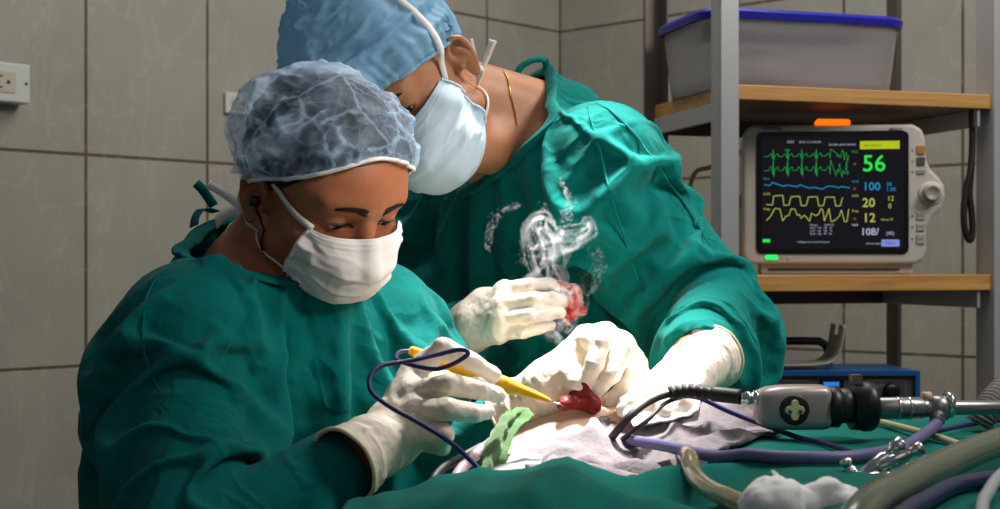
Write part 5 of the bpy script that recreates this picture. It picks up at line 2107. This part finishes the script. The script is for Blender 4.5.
dl = MB().lathe([(15 * px1, 0), (15 * px1, 1.2 * px1), (13.5 * px1, 2 * px1), (.1 * px1, 2 * px1)], 32, YF).build('dial', M_BLACK, en)
M_CROSS = mat('pale yellow plastic', rgb(206, 204, 150), .4)
mb = MB()
outl = []
for a in np.linspace(0, 2 * np.pi, 64, endpoint=False):
    r = 6.6 + 4.0 * abs(math.cos(2 * a)) ** 1.3
    outl.append((r * math.cos(a) * px1 * .95, r * math.sin(a) * px1))
V0 = [YF @ Vector((x, z, 1.8 * px1)) for x, z in outl]; V1 = [YF @ Vector((x * .92, z * .92, 4.2 * px1)) for x, z in outl]
k = len(outl)
mb.add(V0 + V1, [(i, (i + 1) % k, k + (i + 1) % k, k + i) for i in range(k)] + [tuple(range(k, 2 * k))])
mb.build('dial_cross', M_CROSS, dl, smooth=False)
mb = MB()
for a in (0.0, math.pi):
    c = YF @ Vector((5.2 * px1 * math.cos(a), 5.2 * px1 * math.sin(a) - 1 * px1, 4.3 * px1))
    mb.lathe([(2.2 * px1, 0), (2.2 * px1, .6 * px1)], 14, frame((1, 0, 0), (0, 0, 1), (0, -1, 0), c))
mb.build('dial_marks', M_KEYD, dl)
bar('cable_socket', [(4, -52), (5.5, -51), (5.5, -47), (7, -46.5), (7, -43), (6, -42.5), (6, -39), (8, -38.5), (8, -35)], M_CHROME, dz=9 * px1)
bar('coupler_ring', [(15, 33), (20.5, 34), (21, 46), (19, 47), (19, 48)], M_BLACK)
bar('coupler_barrel', [(16, 46), (17.5, 48), (18, 58), (15, 62)], mat('dark grey plastic', rgb(52, 47, 47), .4), dz=1 * px1)
cl = bar('coupler_clamp', [(20, 59), (23.5, 60), (24, 70), (25, 71), (25, 79), (23, 83), (14, 84)], M_BLACK)
MB().box((60 * px1, -6 * px1, 20 * px1), (70 * px1, 6 * px1, 32 * px1)).build('clamp_lever', mat('brown knob', rgb(112, 90, 72), .4), cl, smooth=False)
bar('scope_shaft', [(8, 82), (11, 84), (11, 132), (9.5, 134), (9.5, 142), (12.5, 143), (12.5, 158), (8, 160), (7.4, 164), (7.2, 300)], M_STEEL, dz=-2 * px1)
for x in (106, 118): bar('shaft_ring', [(11.2, x), (11.8, x + .5), (11.8, x + 3), (11.2, x + 3.5)], M_CHROME, dz=-2 * px1)
bar('eyepiece_cap', [(3, 133), (5.5, 134), (5.5, 142), (3, 143)], mat('pinkish cap', rgb(206, 172, 156), .4), dz=9 * px1)
lp0 = Vector((149 * px1, -.002, 2 * px1)); lp1 = Vector((144 * px1, -.012, -17 * px1))
z = (lp1 - lp0).normalized(); x = z.orthogonal().normalized()
MB().lathe([(8 * px1, 0), (8 * px1, 6 * px1), (6.8 * px1, 7 * px1), (7.6 * px1, 12 * px1), (7.6 * px1, 20 * px1), (5.5 * px1, 22 * px1)], 20, frame(x, z.cross(x), z, lp0)).build('light_post', M_STEEL, en)
MB().lathe([(9 * px1, 156), (13 * px1, 156.5), (13 * px1, 162), (9 * px1, 163)] and [(9 * px1, 157 * px1), (13.5 * px1, 158 * px1), (13.5 * px1, 163 * px1), (8 * px1, 165 * px1)], 20, Matrix.Translation((0, 0, 1 * px1)) @ XA).build('post_collar', M_CHROME, en)
# camera cable with ribbed sleeve
Mi = chain(en).inverted()
cpts = [Mi @ P(*p) for p in ((741, 397, 1.362), (715, 394, 1.375), (690, 391, 1.385), (668, 394, 1.385), (648, 402, 1.375), (628, 418, 1.36), (613, 436, 1.368), (606, 445, 1.395))]
sp = spline(cpts, 10)
MB().tube(sp, .0042, 12).build('camera_cable', M_CABB, en)
rs = [.0068 + .0009 * (1 if i % 3 else -1) if i > 10 else .0078 for i in range(30)]
MB().tube(sp[:30], rs, 14).build('cable_sleeve', M_BLACKRUB, en)

# ---------------------------------------------------------------- cautery pen
M_YEL = mat('yellow plastic', rgb(236, 176, 20), .35, spec=.5)
p0, p1, p2, p3 = P(409, 350, 1.352), P(488, 378, 1.338), P(536, 395, 1.345), P(559, 404, 1.352)
pen = empty('cautery_pen', p1, None, 'yellow cautery pen held by the surgeon with its tip at the red wound', 'instrument')
axis = (p3 - p0).normalized()
pts, rr = [], []
for t, r in ((0, .0035), (.02, .0052), (.3, .0066), (.50, .0074), (.60, .0082), (.68, .0080), (.74, .0060), (.80, .0052), (.88, .0036), (.93, .0024), (.945, .001)):
    pts.append(p0.lerp(p3, t)); rr.append(r)
MB().tube(pts, rr, 20).build('handle', M_YEL, pen, world=True)
bt = p0.lerp(p3, .625) + Vector((0, -.0078, .0020))
z = Vector((0, -1, .25)).normalized(); x = axis - z * axis.dot(z); x.normalize()
MB().lathe([(.0056, -.001), (.0056, .0008), (.0048, .0013), (.0034, .0022), (.0001, .0026)], 20, frame(x, z.cross(x), z, bt)).build('button', M_YEL, pen, world=True)
MB().tube([p0.lerp(p3, .93), p0.lerp(p3, 1.03)], [.0012, .0005], 10).build('electrode_tip', M_CHROME, pen, world=True)
cable('pen_cable', [(411, 351, 1.352), (400, 352, 1.345), (396, 358, 1.325), (402, 362, 1.30), (420, 367, 1.285), (437, 369, 1.278), (453, 364, 1.277), (466, 356, 1.278), (467, 351, 1.280), (457, 350, 1.282), (436, 355, 1.283), (408, 361, 1.275), (384, 365, 1.262), (372, 373, 1.252), (369, 384, 1.245), (374, 395, 1.24), (392, 408, 1.232), (416, 421, 1.226), (438, 434, 1.228), (455, 446, 1.236), (468, 458, 1.24), (480, 470, 1.24), (492, 482, 1.235)], .0023, M_CABN, None, None, n=8, parent=pen)

# ---------------------------------------------------------------- specimen
def spec(X):
    d = d_chain(X, [P(563, 283, 1.668), P(573, 294, 1.668), P(575, 308, 1.668), P(567, 322, 1.668)], [.007, .0125, .0125, .0075], .008)
    return d + .0028 * ridged(X, 75, 3, 9)
lo, hi = bbox([P(563, 283, 1.668), P(575, 322, 1.668)], .03)
V, Q = nets(spec, [np.arange(lo[k], hi[k], .0018) for k in range(3)])
def flesh2():
    m = mat('red and white tissue', rgb(186, 40, 44), .28, spec=.5, sss=.1, bump=[(220, .3)])
    nt = m.node_tree; b = nt.nodes['Principled BSDF']
    tc = nt.nodes.new('ShaderNodeTexCoord'); n = nt.nodes.new('ShaderNodeTexNoise'); n.inputs['Scale'].default_value = 70; n.inputs['Detail'].default_value = 5
    nt.links.new(tc.outputs['Object'], n.inputs['Vector'])
    r = nt.nodes.new('ShaderNodeValToRGB')
    r.color_ramp.elements[0].position = .40; r.color_ramp.elements[0].color = rgb(168, 26, 32)
    r.color_ramp.elements[1].position = .66; r.color_ramp.elements[1].color = rgb(228, 190, 186)
    nt.links.new(n.outputs['Fac'], r.inputs[0]); nt.links.new(r.outputs[0], b.inputs['Base Color'])
    return m
tag(from_arrays('tissue_specimen', V, Q, flesh2()), 'small red and white lump of tissue pinched between gloved fingers in the smoke', 'tissue')

# ---------------------------------------------------------------- smoke
M_SMOKE = bpy.data.materials.new('smoke')
M_SMOKE.use_nodes = True
nt = M_SMOKE.node_tree
nt.nodes.remove(nt.nodes['Principled BSDF'])
SY = 1.64
wisps = [  # (points, radius)
    [(568, 300), (560, 292), (548, 284), (538, 276), (532, 262), (530, 246), (528, 232), (532, 220), (541, 216), (550, 220), (556, 228)],
    [(556, 228), (566, 232), (578, 230), (586, 222), (590, 230), (586, 240), (576, 246), (564, 250)],
    [(541, 216), (534, 226), (536, 240), (542, 252), (540, 266), (530, 276), (520, 284)],
    [(536, 228), (546, 238), (552, 250), (550, 264), (548, 280)],
    [(546, 224), (552, 236), (562, 246), (566, 258), (562, 270), (566, 284)],
    [(530, 250), (540, 244), (552, 240), (566, 238), (580, 236), (588, 226)],
    [(532, 258), (544, 256), (556, 254), (568, 250), (582, 244)],
    [(561, 230), (558, 244), (556, 258), (558, 274), (564, 290)],
    [(586, 240), (592, 256), (590, 272), (582, 286)],
    [(596, 246), (599, 262), (597, 280), (588, 296)],
    [(538, 216), (541, 208), (543, 202)],
    [(562, 222), (566, 210), (566, 198), (561, 188), (559, 180)],
    [(566, 222), (570, 208), (568, 196), (562, 186)],
    [(488, 250), (488, 236), (494, 222), (505, 210), (520, 204)],
    [(516, 270), (522, 250), (524, 236), (530, 222)],
]
low = [
    [(572, 296), (560, 292), (552, 300), (544, 312), (536, 310), (532, 318), (540, 324), (550, 322), (556, 330), (562, 324), (556, 314), (560, 304)],
    [(548, 300), (540, 304), (534, 312), (540, 318), (550, 314), (558, 308)],
    [(552, 318), (546, 328), (552, 336), (558, 342), (556, 332)],
    [(562, 318), (566, 328), (574, 334), (568, 342)],
    [(566, 300), (574, 290), (582, 296), (580, 312), (574, 322)],
]
rs_ = np.random.RandomState(8)
pts_, core = [], []
for i, wv in enumerate(wisps + low):
    lowk = i >= len(wisps)
    thin = i in (8, 9, 10, 11, 12, 13, 14)
    sp = np.array(spline([tuple(P(x, y, (1.632 if lowk else SY) + (.010 if lowk else .016) * math.sin(1.7 * i + 2.2 * j / len(wv)) - .016)) for j, (x, y) in enumerate(wv)], 14))
    core += [tuple(p) for p in sp[::5]]
    L = np.linalg.norm(np.diff(sp, axis=0), axis=1).sum()
    n_ = int(L / .00008 * (2.3 if lowk else 1.6) * (.16 if thin else 1))
    t = rs_.rand(n_)
    f = t * (len(sp) - 1); k = np.minimum(f.astype(int), len(sp) - 2); fr = (f - k)[:, None]
    c = sp[k] * (1 - fr) + sp[k + 1] * fr
    tan = sp[k + 1] - sp[k]; tan /= np.linalg.norm(tan, axis=1)[:, None]
    sd = np.cross(tan, np.array((.25, 1.0, .1))); sd /= np.linalg.norm(sd, axis=1)[:, None] + 1e-9
    # a few filaments across each wisp, drifting with the flow
    fil = rs_.randint(0, 5, n_)
    w_ = (.0052 if lowk else .0046) * np.sin(np.pi * np.clip(.12 + .8 * t, 0, 1))
    off = ((fil - 2) / 2.0) * w_ + rs_.normal(0, .0006, n_)
    c = c + sd * off[:, None]
    q = np.stack([t * 4 + i * 7, fil * .35, np.full(n_, i * 3.0)], 1)
    wob = np.stack([vnoise(q, 1.3, 11), vnoise(q, 1.3, 12), vnoise(q, 1.3, 13)], 1)
    c = c + wob * .0042 + rs_.normal(0, .0005, (n_, 3))
    keep = rs_.rand(n_) < np.clip(.35 + .9 * vnoise(q, .9, 21) + .35, .05, 1)
    pts_.append(c[keep])
pts_ = np.concatenate(pts_)
def smoke_sdf(X):
    out = np.full(len(X), .03)
    for a in core:
        m = (np.abs(X - np.array(a)) < .030).all(1)
        if m.any(): out[m] = smin(out[m], np.linalg.norm(X[m] - np.array(a), axis=1) - .0115, .008)
    return out
core = np.array(core)
lo = core.min(0) - .022; hi = core.max(0) + .022
V, Q = nets(smoke_sdf, [np.arange(lo[k], hi[k], .003) for k in range(3)])
V = lap_smooth(V, edges_of(Q), 3, .5)
sm = from_arrays('smoke', V, Q, M_SMOKE)
tag(sm, 'thin white wisps of smoke curling up around the tissue specimen', 'smoke', kind='stuff')
sp_ = from_arrays('smoke_particles', pts_, [], None, sm, smooth=False)
nt = M_SMOKE.node_tree
vs_ = nt.nodes.new('ShaderNodeVolumeScatter')
vs_.inputs['Color'].default_value = (.92, .92, 1.0, 1)
vs_.inputs['Anisotropy'].default_value = 0
pd = nt.nodes.new('ShaderNodeTexPointDensity')
pd.point_source = 'OBJECT'; pd.object = sp_; pd.space = 'WORLD'; pd.radius = .0018; pd.resolution = 260; pd.interpolation = 'Linear'
g_ = nt.nodes.new('ShaderNodeNewGeometry')
mlt = nt.nodes.new('ShaderNodeMath'); mlt.operation = 'MULTIPLY'; mlt.inputs[1].default_value = 44
nt.links.new(g_.outputs['Position'], pd.inputs['Vector'])
nt.links.new(pd.outputs['Density'], mlt.inputs[0]); nt.links.new(mlt.outputs[0], vs_.inputs['Density'])
nt.links.new(vs_.outputs[0], nt.nodes['Material Output'].inputs['Volume'])
# ================================================================ light, camera
cam = bpy.data.cameras.new('camera')
co = bpy.data.objects.new('camera', cam)
COL.objects.link(co)
co.location = (0, 0, ZC)
co.rotation_euler = (math.pi / 2, 0, 0)
cam.sensor_width = 36
cam.lens = F / 1000 * 36
cam.shift_y = (CY - 254.5) / 1000
cam.clip_start = .05
cam.dof.use_dof = True
cam.dof.focus_distance = 1.5
cam.dof.aperture_fstop = 9
SC.camera = co


def light(name, kind, loc, target, power, size, col=(1, 1, 1), **k):
    l = bpy.data.lights.new(name, kind)
    l.energy = power
    l.color = col
    if kind == 'AREA':
        l.shape = 'DISK'
        l.size = size
    else:
        l.shadow_soft_size = size
    for a, b in k.items(): setattr(l, a, b)
    o = bpy.data.objects.new(name, l)
    COL.objects.link(o)
    o.location = loc
    o.rotation_euler = (Vector(target) - Vector(loc)).to_track_quat('-Z', 'Y').to_euler()
    return o


light('surgical_lamp', 'SPOT', (.20, 1.78, 2.30), (.055, 1.475, 1.15), 540, .10, (1, .97, .93), spot_size=math.radians(22), spot_blend=1.0)
light('sleeve_fill_spot', 'SPOT', (.95, 1.25, 2.25), (.12, 1.66, 1.25), 40, .18, (1, .97, .93), spot_size=math.radians(40), spot_blend=1.0)  # extra spot added to brighten the rear surgeon's sleeve
light('face_bounce_spot', 'SPOT', (.78, .72, 1.92), (-.12, 1.42, 1.42), 70, .14, (1, .93, .86), spot_size=math.radians(18), spot_blend=1.0)  # added spot, stands in for light bounced from the field onto the face
light('ceiling_lamp', 'AREA', (.3, 2.3, 2.75), (.1, 2.5, 0), 18, 1.2, (1, .96, .9))
light('ceiling_lamp_front', 'AREA', (.5, -.2, 2.6), (0, 1.6, 1.2), 2.4, 1.2, (1, .95, .9))
light('shelf_fill_light', 'AREA', (1.5, 1.2, 2.7), (.75, 2.5, 1.3), 22, .8, (1, .95, .88))  # unseen fill added to brighten the shelf and monitor from the front
w = bpy.data.worlds.new('world')
SC.world = w
w.use_nodes = True
w.node_tree.nodes['Background'].inputs[0].default_value = (.9, .93, 1, 1)
w.node_tree.nodes['Background'].inputs[1].default_value = .095
SC.view_settings.view_transform = 'Standard'
SC.view_settings.look = 'None'
SC.view_settings.exposure = 0
SC.view_settings.gamma = 1
SC.view_settings.use_curve_mapping = False
SC.cycles.use_denoising = True
